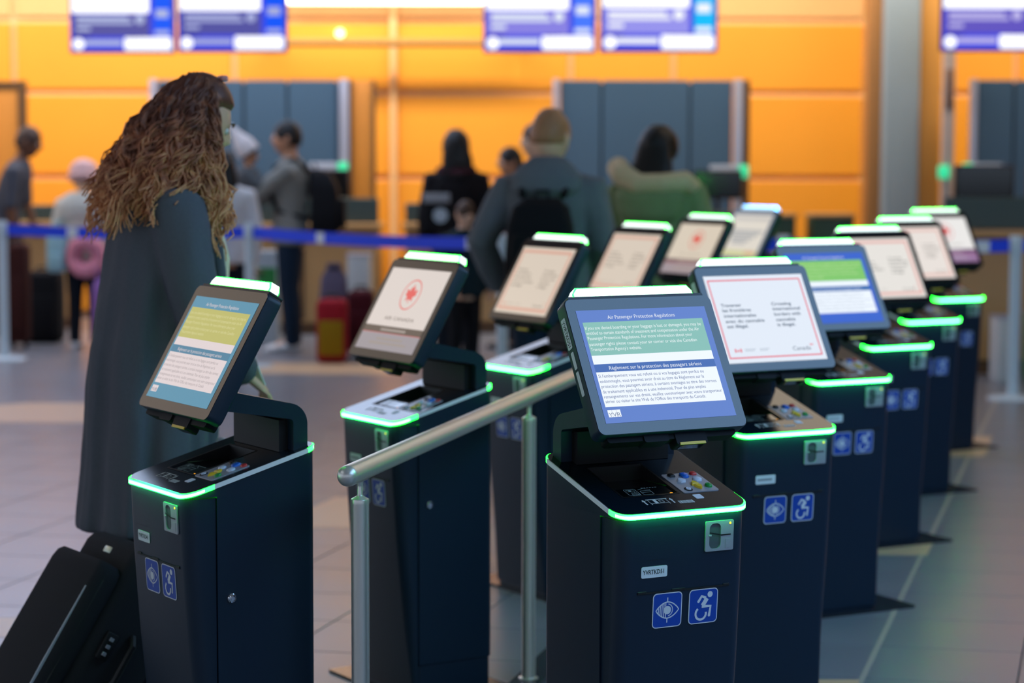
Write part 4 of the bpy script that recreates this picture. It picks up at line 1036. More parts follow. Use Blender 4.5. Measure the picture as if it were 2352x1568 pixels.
b = B(); b.loft([[Vector((x*k, y*k, z)) for x, y in rrect(-0.055, -0.06, 0.055, 0.06, 0.03)] for z, k in ((0.0, 0.8), (0.03, 1), (0.5, 0.95), (c.z-0.06, 0.9), (c.z, 0.4))]); b.build('bag', cloth('lilac_cloth', (150, 104, 168)), o)
b = B(); b.tube([(-0.02, 0, c.z-0.01), (-0.02, 0, c.z+0.07), (0.02, 0, c.z+0.07), (0.02, 0, c.z-0.01)], 0.007, 8); b.build('handle', cloth('lilac_cloth', (150, 104, 168)), o)

# --- man bending at the left edge
loc = at(8, 19.2)
person('person', 'man in dark grey T-shirt bending forward at the left edge', loc, PI*0.5, 1.80, top=cloth('dark_grey_shirt', (70, 72, 82)), legs=C_dark, shoe=S_black, skin_m=SK_D, hair=hairm('shaved_hair', (60, 40, 32)), lean=0.30, sleeve_to=0.15, top_name='shirt', head_pitch=0.25,
    arms={1: [(0.185, 0.0, 1.41), (0.21, -0.1, 1.14), (0.18, -0.22, 0.96)], -1: [(-0.185, 0.0, 1.41), (-0.21, -0.06, 1.13), (-0.18, -0.14, 0.92)]})

# ---------------------------------------------------------------- the woman at the second left kiosk
WL_ = (-1.03, 6.20, 0.0); WYAW = R(114)
wr_ = empty('person', WL_, WYAW); tag(wr_, 'woman with long curly brown hair in a long dark grey coat using a kiosk', 'person')
coatm = mat('dark_wool_coat', (96, 97, 104), rough=0.9, spec=0.15, var=0.12, scale=120, bump=0.4, bscale=500)
# local frame: forward = -y
def ell(z, f, ry, rx, n=48, fold=0.0, ph=0.0, k=7):
    out = []
    for i in range(n):
        a = 2*PI*i/n; w = 1+fold*math.sin(k*a+ph)+0.5*fold*math.sin(2*k*a+1.3+ph)
        out.append(Vector((rx*w*math.cos(a), -f-ry*w*math.sin(a), z)))
    return out
rows = [(0.545, -0.03, 0.165, 0.235, 0.10), (0.70, -0.02, 0.162, 0.232, 0.085), (0.87, -0.01, 0.158, 0.225, 0.07), (1.05, 0.0, 0.152, 0.215, 0.05), (1.17, 0.013, 0.145, 0.205, 0.03), (1.28, 0.03, 0.14, 0.20, 0.01), (1.38, 0.04, 0.132, 0.20, 0), (1.46, 0.05, 0.115, 0.185, 0), (1.515, 0.065, 0.08, 0.12, 0), (1.55, 0.08, 0.062, 0.075, 0)]
b = B(); b.loft([ell(z, f, ry, rx, fold=fo, ph=0.5*z) for z, f, ry, rx, fo in rows])
RA = [(-0.170, -0.045, 1.440), (-0.262, -0.085, 1.16), (-0.13, -0.245, 0.985)]
LA = [(0.165, -0.05, 1.445), (0.235, -0.05, 1.16), (0.08, -0.20, 1.03)]
for A in (RA, LA):
    sh, el, w = [Vector(p) for p in A]; si = -1 if sh.x < 0 else 1
    b.tube([sh+Vector((-si*0.07, 0, 0.0)), sh, sh.lerp(el, 0.35), sh.lerp(el, 0.7), el, el.lerp(w, 0.25), el.lerp(w, 0.6), w], [0.075, 0.080, 0.076, 0.071, 0.068, 0.063, 0.055, 0.048], 16)
# lapel ridges down the open front
for sx in (-1, 1): b.tube([(sx*0.055, -0.12, 1.53), (sx*0.075, -0.185, 1.42), (sx*0.07, -0.195, 1.25), (sx*0.06, -0.175, 1.0), (sx*0.06, -0.165, 0.7), (sx*0.06, -0.16, 0.56)], 0.020, 10)
cm = remeshed(b, 0.0085, 3); link('coat', wrinkle(cm, 0.011), coatm, wr_, angle=0)
# body
b = B(); b.loft([ell(z, f, ry, rx, 24) for z, f, ry, rx in ((0.80, 0.0, 0.10, 0.16), (1.0, 0.0, 0.095, 0.14), (1.2, 0.02, 0.10, 0.15), (1.38, 0.04, 0.10, 0.16), (1.46, 0.05, 0.085, 0.15), (1.52, 0.075, 0.055, 0.06), (1.60, 0.105, 0.053, 0.053))])
for sx in (-1, 1): b.tube([(sx*0.085, 0.0, 0.9), (sx*0.09, 0.0, 0.5), (sx*0.09, 0.02, 0.08)], [0.09, 0.056, 0.038], 12)
for A in (RA, LA):
    sh, el, w = [Vector(p) for p in A]; b.tube([sh, el, w, w+(w-el).normalized()*0.03], [0.05, 0.042, 0.028, 0.026], 10)
HX = Matrix.Translation((0.0, -0.150, 1.685)) @ Matrix.Rotation(R(24), 4, 'X')
add_head(b, HX, 0, 1.02)
me = remeshed(b, 0.006); h = B(); h.bm.from_mesh(me); bpy.data.meshes.remove(me)
for A, sx in ((RA, -1), (LA, 1)):
    el, w = Vector(A[1]), Vector(A[2]); add_hand(h, w+(w-el).normalized()*0.012, (w-el)+Vector((0, -0.05, 0.02)), Vector((-sx*0.5, 0, -0.9)), Vector((-sx, 0, 0.5)), 0.96, curl=0.45)
    h.ball(Vector((sx*0.09, -0.03, 0.045)), (0.036, 0.09, 0.032))
h.build('body', skin('woman_skin', (226, 178, 146)), wr_, angle=60)
for sx in (-1, 1):
    e = B(); e.ball(HX @ Vector((sx*0.031, -0.080, 0.008)), 0.0115, 0, u=10, v=8); e.ball(HX @ Vector((sx*0.031, -0.088, 0.006)), 0.0055, 1, u=8, v=6); e.build('eye', [MATS['eye_white'], MATS['eye_dark']], wr_)
    e = B(); e.tube([HX @ Vector((sx*x, y, z)) for x, y, z in ((0.016, -0.101, 0.028), (0.032, -0.097, 0.034), (0.05, -0.084, 0.028))], [0.003, 0.004, 0.002], 6); e.build('eyebrow', mat('brow_brown', (80, 56, 40)), wr_)
e = B(); e.tube([HX @ Vector((x, y, -0.063)) for x, y in ((-0.024, -0.091), (0, -0.105), (0.024, -0.091))], [0.002, 0.0055, 0.002], 8); e.build('lips', mat('lip_pink', (196, 108, 100)), wr_)
# blouse in the open front, trousers, boots
b = B(); b.loft([ell(z, f, ry, rx, 20) for z, f, ry, rx in ((0.95, 0.10, 0.095, 0.055), (1.1, 0.135, 0.10, 0.06), (1.3, 0.150, 0.095, 0.06), (1.42, 0.135, 0.08, 0.055), (1.53, 0.095, 0.055, 0.05))])
b.build('blouse', cloth('cream_blouse', (226, 216, 186)), wr_, angle=0)
b = B()
for sx in (-1, 1): b.tube([(sx*0.088, 0.0, 0.92), (sx*0.092, 0.0, 0.5), (sx*0.094, 0.02, 0.10)], [0.10, 0.075, 0.06], 14)
link('trousers', remeshed(b, 0.010), C_dark, wr_, angle=0)
for sx in (-1, 1):
    b = B(); b.loft([[Vector((sx*0.092+wx_*math.cos(a), yy, 0.002+hh*0.5+hh*0.5*math.sin(a))) for a in (2*PI*k/14 for k in range(14))] for yy, wx_, hh in ((0.075, 0.024, 0.10), (0.05, 0.045, 0.15), (-0.01, 0.044, 0.14), (-0.06, 0.043, 0.08), (-0.12, 0.045, 0.055), (-0.17, 0.036, 0.04), (-0.19, 0.015, 0.025))])
    b.build('boot', S_black, wr_, angle=50)
# hair: an inner mass and several hundred curling locks joined as one part
random.seed(11)
hm = bpy.data.materials.new('curly_brown_hair'); hm.use_nodes = True; nt = hm.node_tree; p = nt.nodes['Principled BSDF']
p.inputs['Roughness'].default_value = 0.48; p.inputs['Specular IOR Level'].default_value = 0.35
tc = nt.nodes.new('ShaderNodeTexCoord'); sp = nt.nodes.new('ShaderNodeSeparateXYZ'); nt.links.new(tc.outputs['Object'], sp.inputs[0])
mr = nt.nodes.new('ShaderNodeMapRange'); mr.inputs[1].default_value = 1.76; mr.inputs[2].default_value = 1.40; nt.links.new(sp.outputs['Z'], mr.inputs[0])
nz = nt.nodes.new('ShaderNodeTexNoise'); nz.inputs['Scale'].default_value = 28; nt.links.new(tc.outputs['Object'], nz.inputs['Vector'])
ad = nt.nodes.new('ShaderNodeMath'); ad.operation = 'MULTIPLY_ADD'; ad.inputs[1].default_value = 1.7; ad.inputs[2].default_value = -0.85; nt.links.new(nz.outputs['Fac'], ad.inputs[0])
su = nt.nodes.new('ShaderNodeMath'); su.operation = 'ADD'; nt.links.new(mr.outputs[0], su.inputs[0]); nt.links.new(ad.outputs[0], su.inputs[1])
cr = nt.nodes.new('ShaderNodeValToRGB'); cr.color_ramp.elements[0].color = (*lin((104, 60, 46)), 1); cr.color_ramp.elements[1].color = (*lin((246, 178, 122)), 1)
e_ = cr.color_ramp.elements.new(0.5); e_.color = (*lin((186, 116, 82)), 1)
nt.links.new(su.outputs[0], cr.inputs[0]); nt.links.new(cr.outputs[0], p.inputs['Base Color'])
b = B()
t = bmesh.new(); bmesh.ops.create_uvsphere(t, u_segments=24, v_segments=16, radius=1)
for v in t.verts:
    c = v.co.copy(); k = 1.12
    if c.y < -0.25 and c.z < 0.50: k = 0.80
    v.co = Vector((c.x*0.083*k, c.y*0.100*k+0.006, c.z*0.122*k+0.006))
b.merge(t, 0, HX)
b.loft([ell(z, f, ry, rx, 20) for z, f, ry, rx in ((1.40, 0.0, 0.07, 0.12), (1.50, 0.02, 0.11, 0.15), (1.60, 0.075, 0.10, 0.125), (1.70, 0.115, 0.085, 0.095), (1.76, 0.13, 0.06, 0.07))])
inner = remeshed(b, 0.010, 2); b = B(); b.bm.from_mesh(inner); bpy.data.meshes.remove(inner)
for i in range(235):
    a = random.uniform(-2.15, 2.15)           # direction round the head, 0 = back
    el_ = random.uniform(0.05, 1.4)
    n0 = Vector((math.sin(a)*math.cos(el_), math.cos(a)*math.cos(el_), math.sin(el_)))
    st = HX @ Vector((n0.x*0.090, n0.y*0.108+0.006, n0.z*0.130+0.004))
    front = abs(a) > 1.35
    near = math.sin(a)
    spread = random.uniform(0.75, 1.25)
    ln = random.uniform(0.28, 0.46)
    ex = near*0.19*spread
    t_ = min(1, max(0, (abs(a)-0.85)/1.0)); t_ = t_*t_*(3-2*t_)
    ey = (math.cos(a)*0.135*spread - 0.035)*(1-t_) + (-0.12 + math.cos(a)*0.05)*t_ + random.uniform(-0.05, 0.045)
    end = Vector((ex, ey, max((1.30 if front else 1.37)+random.uniform(0, 0.13), st.z-ln)))
    amp0 = random.uniform(0.009, 0.021); fr0 = random.uniform(2.6, 4.6); ph0 = random.uniform(0, 6.28); hand = random.choice((-1, 1))
    out = Vector((near, math.cos(a)*0.9, 0))
    for j in range(9):
        ox, oy, oz = (random.gauss(0, 0.006) for _ in range(3)); amp = amp0*random.uniform(0.8, 1.2); ph = ph0+random.gauss(0, 0.35); fr = fr0*random.uniform(0.97, 1.03)
        pts, rad = [], []; n = 20; le = random.uniform(-0.02, 0.02)
        for k in range(n+1):
            f = k/n
            q = st.lerp(end, f); q.z = st.z+(end.z+le-st.z)*f**1.12
            bulge = math.sin(PI*min(1, f*1.1))*0.024*(1-0.3*f)
            q += out*bulge*(0.4 if front else 1.0)
            w = amp*min(1, 0.25+f*1.6); t_ = fr*2*PI*f+ph
            q += Vector((math.cos(t_), hand*math.sin(t_), 0.25*math.sin(2*t_)))*w + Vector((ox, oy, oz))*(0.4+1.1*f)
            if q.z > 1.50: q.y = max(q.y, -0.180+0.010*math.sin(3*ph+9*f))
            pts.append(q); rad.append((0.0046-0.0026*f)*(0.9+0.2*(j % 2)))
        b.tube(pts, rad, 4, cap=False)
for v in b.bm.verts:      # keep the locks clear of the face
    q = HX.inverted() @ v.co
    if q.y < -0.055 and -0.14 < q.z < 0.055 and abs(q.x) < 0.05: v.co = HX @ Vector((math.copysign(0.052, q.x), q.y+0.03, q.z))
b.build('hair', hm, wr_, angle=0)
b = B(); hp = HX @ Vector((-0.01, -0.02, 0.143)); b.box(hp, (0.05, 0.022, 0.016), bevel=0.006); b.build('hair_clip', mat('pink_clip', (226, 150, 146)), wr_)
# the paper slip in her hand
WM = Matrix.Translation(WL_) @ Matrix.Rotation(WYAW, 4, 'Z')
hw = WM @ (Vector(RA[2])+Vector((0.03, -0.015, 0.01)))
o = empty('boarding_slip', hw, WYAW+0.5); tag(o, 'pale paper slip held in the hand of the curly-haired woman', 'paper')
b = B(); b.box((0.0, -0.02, 0.0), (0.06, 0.003, 0.12), rot=Matrix.Rotation(R(-28), 3, 'X')); b.build('paper', mat('pale_paper', (214, 232, 222), rough=0.6), o, smooth=False)
# ---------------------------------------------------------------- suitcase beside the left kiosk
Wd = Vector((0.56, -0.83, 0)).normalized(); Bk = Vector((0.83, 0.56, 0)).normalized(); tau = R(33)
U = Vector((0, 0, 1))*math.cos(tau) + Bk*math.sin(tau); Fr = Wd.cross(U).normalized()
if Fr.dot(Bk) > 0: Fr = -Fr
top = pix(322, 1258, 5.75); LEN = (top.z-0.03)/U.z
base = top - U*LEN
SM = Matrix(((Wd.x, -Fr.x, U.x, 0), (Wd.y, -Fr.y, U.y, 0), (Wd.z, -Fr.z, U.z, 0), (0, 0, 0, 1)))     # local x = width, -y = front, z = up the case
o = empty('suitcase', (base.x, base.y, 0)); tag(o, 'black soft wheeled suitcase with a grey piping strip leaning beside the front left kiosk', 'suitcase')
SM = Matrix.Translation((0, 0, base.z)) @ SM
S_cloth = cloth('black_suitcase_cloth', (38, 39, 44), scale=200, bump=0.5, bscale=700); S_trim = mat('suitcase_piping', (12, 12, 14), rough=0.5)
def soft(b, x0, x1, y0, y1, z0, z1, r, m=0):
    b.loft([[SM @ Vector((cx+(x-cx)*k, cy+(y-cy)*kk, z)) for x, y in rrect(x0, y0, x1, y1, r, n=4)] for z, k, kk in ((z0, 0.9, 0.86), (z0+0.02, 1, 1), ((z0+z1)/2, 1.015, 1.02), (z1-0.035, 1, 1), (z1-0.012, 0.96, 0.93), (z1, 0.86, 0.78))] if (cx := (x0+x1)/2, cy := (y0+y1)/2) else [], m)
b = B(); soft(b, -0.17, 0.17, -0.08, 0.12, 0.05, LEN, 0.035); b.build('case', S_cloth, o, angle=50)
b = B(); soft(b, -0.165, 0.155, -0.145, -0.07, 0.07, LEN-0.085, 0.03); pk = b.build('front_pocket', S_cloth, o, angle=50)
for z, y, w in ((LEN-0.012, -0.055, 0.155), (LEN-0.012, 0.085, 0.155)):
    b = B(); b.tube([SM @ Vector(p) for p in ((-w, y, 0.2), (-w-0.005, y, z-0.05), (-w+0.03, y, z), (w-0.03, y, z), (w+0.005, y, z-0.05), (w, y, 0.2))], 0.005, 8); b.build('piping', S_trim, o)
b = B(); b.tube([SM @ Vector(p) for p in ((-0.16, -0.12, 0.2), (-0.162, -0.12, LEN-0.13), (-0.14, -0.125, LEN-0.092), (0.125, -0.125, LEN-0.092), (0.15, -0.12, LEN-0.13), (0.152, -0.12, 0.2))], 0.005, 8); b.build('piping', S_trim, pk)
b = B(); b.tube([SM @ Vector(p) for p in ((0.128, -0.139, 0.10), (0.130, -0.142, 0.25), (0.128, -0.140, LEN-0.16))], [0.006, 0.007, 0.006], 8); q = b.build('reflective_strip', mat('grey_reflective', (142, 156, 172), rough=0.4), pk); q['label'] = 'grey strip'
b = B(); b.box(SM @ Vector((0.0, -0.075, LEN-0.045)), (0.05, 0.012, 0.022), rot=SM.to_3x3(), bevel=0.005); q = b.build('badge', mat('pale_badge', (196, 206, 186), rough=0.3, metal=0.4), o)
b = B(); b.tube([SM @ Vector(p) for p in ((-0.06, 0.03, LEN-0.01), (-0.05, 0.03, LEN+0.022), (0.05, 0.03, LEN+0.022), (0.06, 0.03, LEN-0.01))], 0.009, 10); b.build('carry_handle', S_trim, o)
for x in (-0.065, 0.065):
    b = B(); b.box(SM @ Vector((x, 0.03, LEN+0.002)), (0.03, 0.03, 0.016), rot=SM.to_3x3(), bevel=0.004); b.build('handle_mount', M_silver, o)
b = B()
for x in (-0.06, 0.06): b.tube([SM @ Vector((x, 0.09, LEN-0.2)), SM @ Vector((x, 0.09, LEN+0.36))], 0.008, 8)
b.tube([SM @ Vector((-0.07, 0.09, LEN+0.36)), SM @ Vector((0.07, 0.09, LEN+0.36))], 0.015, 10); b.build('pull_handle', M_silver, o)
b = B(); b.tube([SM @ Vector(p) for p in ((0.175, 0.02, LEN-0.36), (0.20, 0.02, LEN-0.34), (0.20, 0.02, LEN-0.24), (0.175, 0.02, LEN-0.22))], 0.01, 8); b.build('side_handle', S_trim, o)
b = B(); b.box(SM @ Vector((0.178, -0.035, LEN-0.27)), (0.016, 0.035, 0.075), rot=SM.to_3x3(), bevel=0.004); lk = b.build('combination_lock', S_trim, o)
b = B()
for k in range(3): b.box(SM @ Vector((0.187, -0.035, LEN-0.25-k*0.02)), (0.004, 0.012, 0.010), rot=SM.to_3x3(), bevel=0.001, seg=1)
b.build('lock_dial', M_silver, lk)
for x in (-0.14, 0.14):
    b = B(); b.lathe([(0.006, -0.014), (0.038, -0.014), (0.042, -0.008), (0.042, 0.008), (0.038, 0.014), (0.006, 0.014)], 20, 0, Matrix.Translation(SM @ Vector((x, 0.11, 0.03))) @ Matrix(((Wd.x, 0, -Fr.x, 0), (Wd.y, 0, -Fr.y, 0), (0, 1, 0, 0), (0, 0, 0, 1))).to_3x3().to_4x4() if False else Matrix.Translation(Vector((SM @ Vector((x, 0.11, 0.0)))) * 1.0) @ Wd.to_track_quat('Z', 'Y').to_matrix().to_4x4())
    wz = min(v.co.z for v in b.bm.verts)
    for v in b.bm.verts: v.co.z -= wz
    b.build('wheel', mat('rubber', (24, 24, 26), rough=0.7), o)

# ---------------------------------------------------------------- belts and posts
M_post = mat('pale_post', (198, 212, 222), rough=0.35, metal=0.0, var=0.04); M_belt = mat('blue_belt', (16, 66, 235), rough=0.6, var=0.08, bump=0.3, bscale=500)
POSTS = [(6, 17.0), (574, 16.5), (1154, 14.5), (2333, 14.4), (-330, 17.4), (2760, 14.2), (1800, 14.4)]
plab = ['pale barrier post at the left edge of the photo', 'pale barrier post right of the curly-haired woman', 'pale barrier post between the second and third left-row screens', 'pale barrier post at the right, before the check-in counter', None, None, None]
PP = []
for (px, d), lb in zip(POSTS, plab):
    p = pix(px, 600, d); PP.append(Vector((p.x, d, 0)))
    if not lb: continue
    o = empty('barrier_post', (p.x, d, 0)); tag(o, lb, 'post', 'belt barrier posts')
    b = B(); b.lathe([(0.001, 0.0), (0.17, 0.0), (0.165, 0.012), (0.06, 0.026), (0.04, 0.03)], 28); b.build('base', M_post, o)
    b = B(); b.lathe([(0.038, 0.024), (0.038, 1.0)], 20); b.build('pole', M_post, o)
    b = B(); b.lathe([(0.041, 0.95), (0.043, 0.96), (0.043, 1.055), (0.038, 1.068), (0.001, 1.07)], 20); b.build('belt_cassette', M_post, o)
def belt(i, j, label, marks):
    a, c = PP[i].copy(), PP[j].copy(); d = (c-a).normalized(); a += d*0.045; c -= d*0.045
    o = empty('barrier_belt', ((a+c)/2).to_tuple()); tag(o, label, 'belt', 'blue barrier belts'); m = (a+c)/2
    nrm = Vector((-d.y, d.x, 0)); n = 14; b = B(); rows = []
    for k in range(n+1):
        f = k/n; q = a.lerp(c, f)-m; sag = -0.02*math.sin(PI*f)
        rows.append([q+nrm*0.0015+Vector((0, 0, 1.045+sag)), q-nrm*0.0015+Vector((0, 0, 1.045+sag)), q-nrm*0.0015+Vector((0, 0, 0.962+sag)), q+nrm*0.0015+Vector((0, 0, 0.962+sag))])
    b.loft(rows); b.build('webbing', M_belt, o, smooth=False)
    for f in marks:
        q = a.lerp(c, f)-m; sag = -0.02*math.sin(PI*f); b = B(); s_ = -1 if nrm.y > 0 else 1
        b.box(q+nrm*s_*0.003+Vector((0, 0, 1.003+sag)), (0.085, 0.003, 0.075), rot=Matrix.Rotation(math.atan2(d.y, d.x), 3, 'Z')); b.build('mark', M_white, o, smooth=False)
belt(0, 1, 'blue barrier belt behind the coat, from the left edge post', [0.28])
belt(1, 2, 'blue barrier belt before the man in the grey sweater', [0.30, 0.90])
belt(2, 6, 'blue barrier belt behind the left kiosk row', [0.6])
belt(6, 3, 'blue barrier belt behind the right kiosk row ends', [0.88])
belt(3, 5, 'blue barrier belt at the right edge', [0.1])
p = PP[6]; o = empty('barrier_post', p); tag(o, 'pale barrier post hidden between the kiosk rows', 'post', 'belt barrier posts')
b = B(); b.lathe([(0.001, 0.0), (0.17, 0.0), (0.165, 0.012), (0.06, 0.026), (0.04, 0.03)], 28); b.build('base', M_post, o)
b = B(); b.lathe([(0.038, 0.024), (0.038, 1.0)], 20); b.build('pole', M_post, o)
b = B(); b.lathe([(0.041, 0.95), (0.043, 0.96), (0.043, 1.055), (0.038, 1.068), (0.001, 1.07)], 20); b.build('belt_cassette', M_post, o)

# ---------------------------------------------------------------- back panels of the check-in desks
M_pan = mat('slate_blue_panel', (62, 90, 116), rough=0.5, var=0.04); M_trim = mat('pale_metal_trim', (176, 176, 192), rough=0.35, metal=0.5); M_oak = mat('orange_side_board', (206, 132, 44), rough=0.5, var=0.08)
M_brown = mat('dark_brown_edge', (96, 66, 36), rough=0.6)
def partition(px0, px1, splits, label, d=20.8, ytop=183, trims=(True, True), side=None):
    x = lambda q: pix(q, ytop, d).x
    zt = pix(px0, ytop, d).z; o = empty('desk_back_panel', ((x(px0)+x(px1))/2, d, 0)); tag(o, label, 'partition', 'slate panels behind the desks'); cx = o.location.x
    xs = [px0]+splits+[px1]
    for a, c in zip(xs, xs[1:]):
        b = B(); b.box(((x(a)+x(c))/2-cx, 0, zt/2), (x(c)-x(a)-0.02, 0.05, zt-0.01), bevel=0.006, seg=1); b.build('panel', M_pan, o, smooth=False)
    b = B(); b.box((0, 0.04, zt/2-0.01), (x(px1)-x(px0)-0.03, 0.04, zt-0.04)); b.build('backing', mat('dark_backing', (38, 50, 62)), o, smooth=False)
    if trims[0]: b = B(); b.box((x(px0)-cx-0.03, -0.02, zt/2), (0.06, 0.1, zt+0.01), bevel=0.006); b.build('edge_trim', M_trim, o)
    if trims[1]: b = B(); b.box((x(px1)-cx+0.045, -0.02, zt/2), (0.085, 0.1, zt+0.01), bevel=0.006); b.build('edge_trim', M_trim, o)
    if side:
        w = x(side)-x(px1)-0.1
        b = B(); b.box((x(px1)-cx+0.095+w/2, 0.06, zt/2), (w, 0.08, zt-0.01), bevel=0.006); b.build('side_board', M_oak, o)
        b = B()
        for xx in (x(px1)-cx+0.10, x(px1)-cx+0.085+w): b.box((xx, 0.01, zt/2), (0.035, 0.05, zt-0.005))
        b.build('side_board_edge', M_brown, o, smooth=False)
    return o
partition(360, 780, [480, 560, 660, 775], 'slate blue desk panel behind the sweater man, with an orange side board', side=862)
partition(1285, 1684, [1382, 1585], 'slate blue desk panel behind the blond man and the green parka', side=1722)
partition(2243, 2660, [2330, 2480], 'slate blue desk panel at the right edge, beyond the column', d=20.3)
zt = pix(30, 187, 20.8).z; x1 = pix(60, 187, 20.8).x
o = empty('orange_board', (x1-0.5, 20.8, 0)); tag(o, 'brown-edged orange board standing at the left edge behind the bending man', 'partition')
b = B(); b.box((-0.06, 0, zt/2), (1.0, 0.06, zt), bevel=0.006); b.build('board', M_oak, o); b = B(); b.box((0.465, -0.005, zt/2), (0.07, 0.09, zt+0.01)); b.build('side_edge', M_brown, o, smooth=False)
b = B(); b.box((-0.06, -0.005, zt-0.03), (1.0, 0.085, 0.06)); b.build('top_edge', M_brown, o, smooth=False)

M_tand = mat('tan_desk_front', (184, 142, 92), rough=0.45, var=0.06); M_gg = mat('grey_green_panel', (62, 76, 72), rough=0.5, var=0.05); M_screen_off = mat('dark_monitor', (20, 22, 28), rough=0.3)
M_scale = mat('pale_scale_box', (188, 190, 190), rough=0.5)
def desk(px0, px1, d, label, ztop=1.20, zmid=0.98, monitors=(), boxes=()):
    x0, x1 = pix(px0, 500, d).x, pix(px1, 500, d).x; cx = (x0+x1)/2; w = x1-x0
    o = empty('check_in_desk', (cx, d, 0)); tag(o, label, 'desk', 'check-in desks along the wall')
    b = B(); b.box((0, 0.35, 0.05), (w-0.06, 0.62, 0.1)); b.build('plinth', M_brown, o, smooth=False)
    b = B(); b.box((0, 0.33, 0.1+(zmid-0.16)/2), (w, 0.62, zmid-0.16), bevel=0.008, seg=1); b.build('front_panel', M_tand, o)
    b = B(); b.box((0, 0.30, zmid-0.03), (w+0.04, 0.72, 0.05), bevel=0.01); b.build('worktop', M_tand, o)
    b = B(); b.box((0, 0.10, (zmid+ztop)/2), (w, 0.06, ztop-zmid), bevel=0.008, seg=1); b.build('screen_panel', M_gg, o)
    n = max(2, int(w/0.8))
    for k in range(1, n): b = B(); b.box((-w/2+w*k/n, 0.012, 0.48), (0.03, 0.02, 0.70)); b.build('joint_strip', M_brown, o, smooth=False)
    for mx in monitors:
        q = pix(mx, 500, d).x-cx
        t = empty('desk_monitor', (cx+q, d+0.32, zmid-0.004)); tag(t, 'dark desk monitor on the desk, %s' % {1655: 'right of the green parka', 2280: 'below the right slate panel', 2450: 'at the right edge', 740: 'behind the large black backpack'}.get(mx, 'behind the queue'), 'monitor')
        b = B(); b.box((0, 0, 0.34), (0.44, 0.05, 0.26), bevel=0.012); b.build('screen_case', M_screen_off, t)
        b = B(); b.tube([(0, 0.02, 0.01), (0, 0.02, 0.25)], 0.022, 10); b.lathe([(0.001, 0), (0.10, 0), (0.09, 0.014), (0.001, 0.016)], 18); b.build('stand', M_screen_off, t)
        b = B(); b.box((0, -0.027, 0.345), (0.40, 0.004, 0.215)); b.build('screen_face', M_glass, t, smooth=False)
    return o
desk(520, 868, 19.4, 'tan check-in desk behind the man in the grey sweater', monitors=(740,))
desk(930, 1260, 19.6, 'tan check-in desk behind the woman in black', ztop=1.15)
desk(1600, 1770, 19.6, 'tan check-in desk with dark monitor right of the green parka', ztop=1.08, monitors=(1655,))
desk(-60, 150, 19.9, 'tan check-in desk behind the bending man', ztop=1.12)
desk(2175, 2700, 16.0, 'wide tan check-in desk with grey-green panel at the right edge', ztop=1.285, zmid=1.05, monitors=(2280, 2450))
for k, (a, c, lb) in enumerate(((1782, 1828, 'low dark green cabinet left of the column, beside the blue-lit kiosk'), (1866, 1962, 'wider low dark green cabinet behind the right kiosk row'))):
    x0, x1 = pix(a, 500, 19.0).x, pix(c, 500, 19.0).x
    o = empty('low_cabinet', ((x0+x1)/2, 19.2, 0)); tag(o, lb, 'cabinet'); z = pix(a, 494, 19.0).z
    b = B(); b.box((0, 0, z/2+0.02), (x1-x0, 0.4, z-0.04), bevel=0.01); b.build('body', mat('dark_green_cabinet', (38, 66, 42), rough=0.5), o)
    b = B(); b.box((0, 0, z-0.005), (x1-x0+0.03, 0.44, 0.03), bevel=0.008); b.build('top', M_tand, o)
    b = B(); b.box((0, 0.02, 0.03), (x1-x0-0.04, 0.36, 0.06)); b.build('plinth', M_brown, o, smooth=False)
    b = B(); b.box((x1-x0 and (x1-x0)*0.35, -0.208, z*0.7), (0.02, 0.02, 0.12), bevel=0.004); b.build('handle', M_silver, o)
# baggage scale boxes at the right-hand desk
for a, c, y0, y1, d, lb in ((2284, 2322, 728, 836, 15.5, 'pale grey baggage box at the foot of the right desk, left of the post'), (2362, 2420, 720, 830, 15.6, 'pale green baggage box right of the post at the right edge'), (800, 852, 585, 640, 18.9, 'pale box by the desk, right of the sweater man')):
    x0, x1 = pix(a, y0, d).x, pix(c, y0, d).x; z0, z1 = max(0.0, pix(a, y1, d).z), pix(a, y0, d).z
    if lb.startswith('pale box'): z0 = 0.0
    o = empty('baggage_box', ((x0+x1)/2, d, 0)); tag(o, lb, 'box'); m = mat('pale_green_box', (120, 170, 140)) if 'green' in lb else M_scale
    z0 = 0
    b = B(); b.box((0, 0, (z0+z1)/2), (x1-x0, 0.3, z1-z0), bevel=0.012); b.build('shell', m, o)
    b = B(); b.box((0, 0, z1+0.006), (x1-x0+0.015, 0.31, 0.014), bevel=0.004); b.build('lid', M_trim, o)
# counter lamps: a pale bar with a green lit end
for px, y, d, s_, lb in ((748, 384, 20.4, 1, 'pale counter sign with green lit end behind the black backpack'), (1668, 390, 20.4, 1, 'pale counter sign with green lit end right of the green parka'), (2262, 386, 19.893, -1, 'counter sign with green lit end below the right slate panel')):
    p = pix(px, y, d); o = empty('counter_sign', p); tag(o, lb, 'sign')
    b = B(); b.box((-0.02*s_, 0, 0), (0.26, 0.06, 0.085), bevel=0.01); b.build('bar', mat('pale_sign_bar', (168, 178, 198), rough=0.4), o)
    b = B(); b.box((0.16*s_, -0.01, -0.015), (0.085, 0.06, 0.12), bevel=0.012); b.build('green_lamp', mat('counter_green', (40, 190, 130), em=(0.03, 0.55, 0.27), es=1.0, var=0), o)
    b = B(); b.box((0, 0.195, 0), (0.04, 0.33, 0.04)); b.build('bracket', M_frame, o, smooth=False)
p = pix(2177, 300, 20.1); o = empty('counter_post', (p.x, 20.1, 0)); tag(o, 'slim pale post with a green lamp between the column and the right panel', 'post')
zt = pix(2177, 112, 20.1).z
b = B(); b.box((0, 0, zt/2), (0.11, 0.08, zt), bevel=0.015); b.build('shaft', mat('pale_mauve_post', (176, 160, 156), rough=0.45), o)
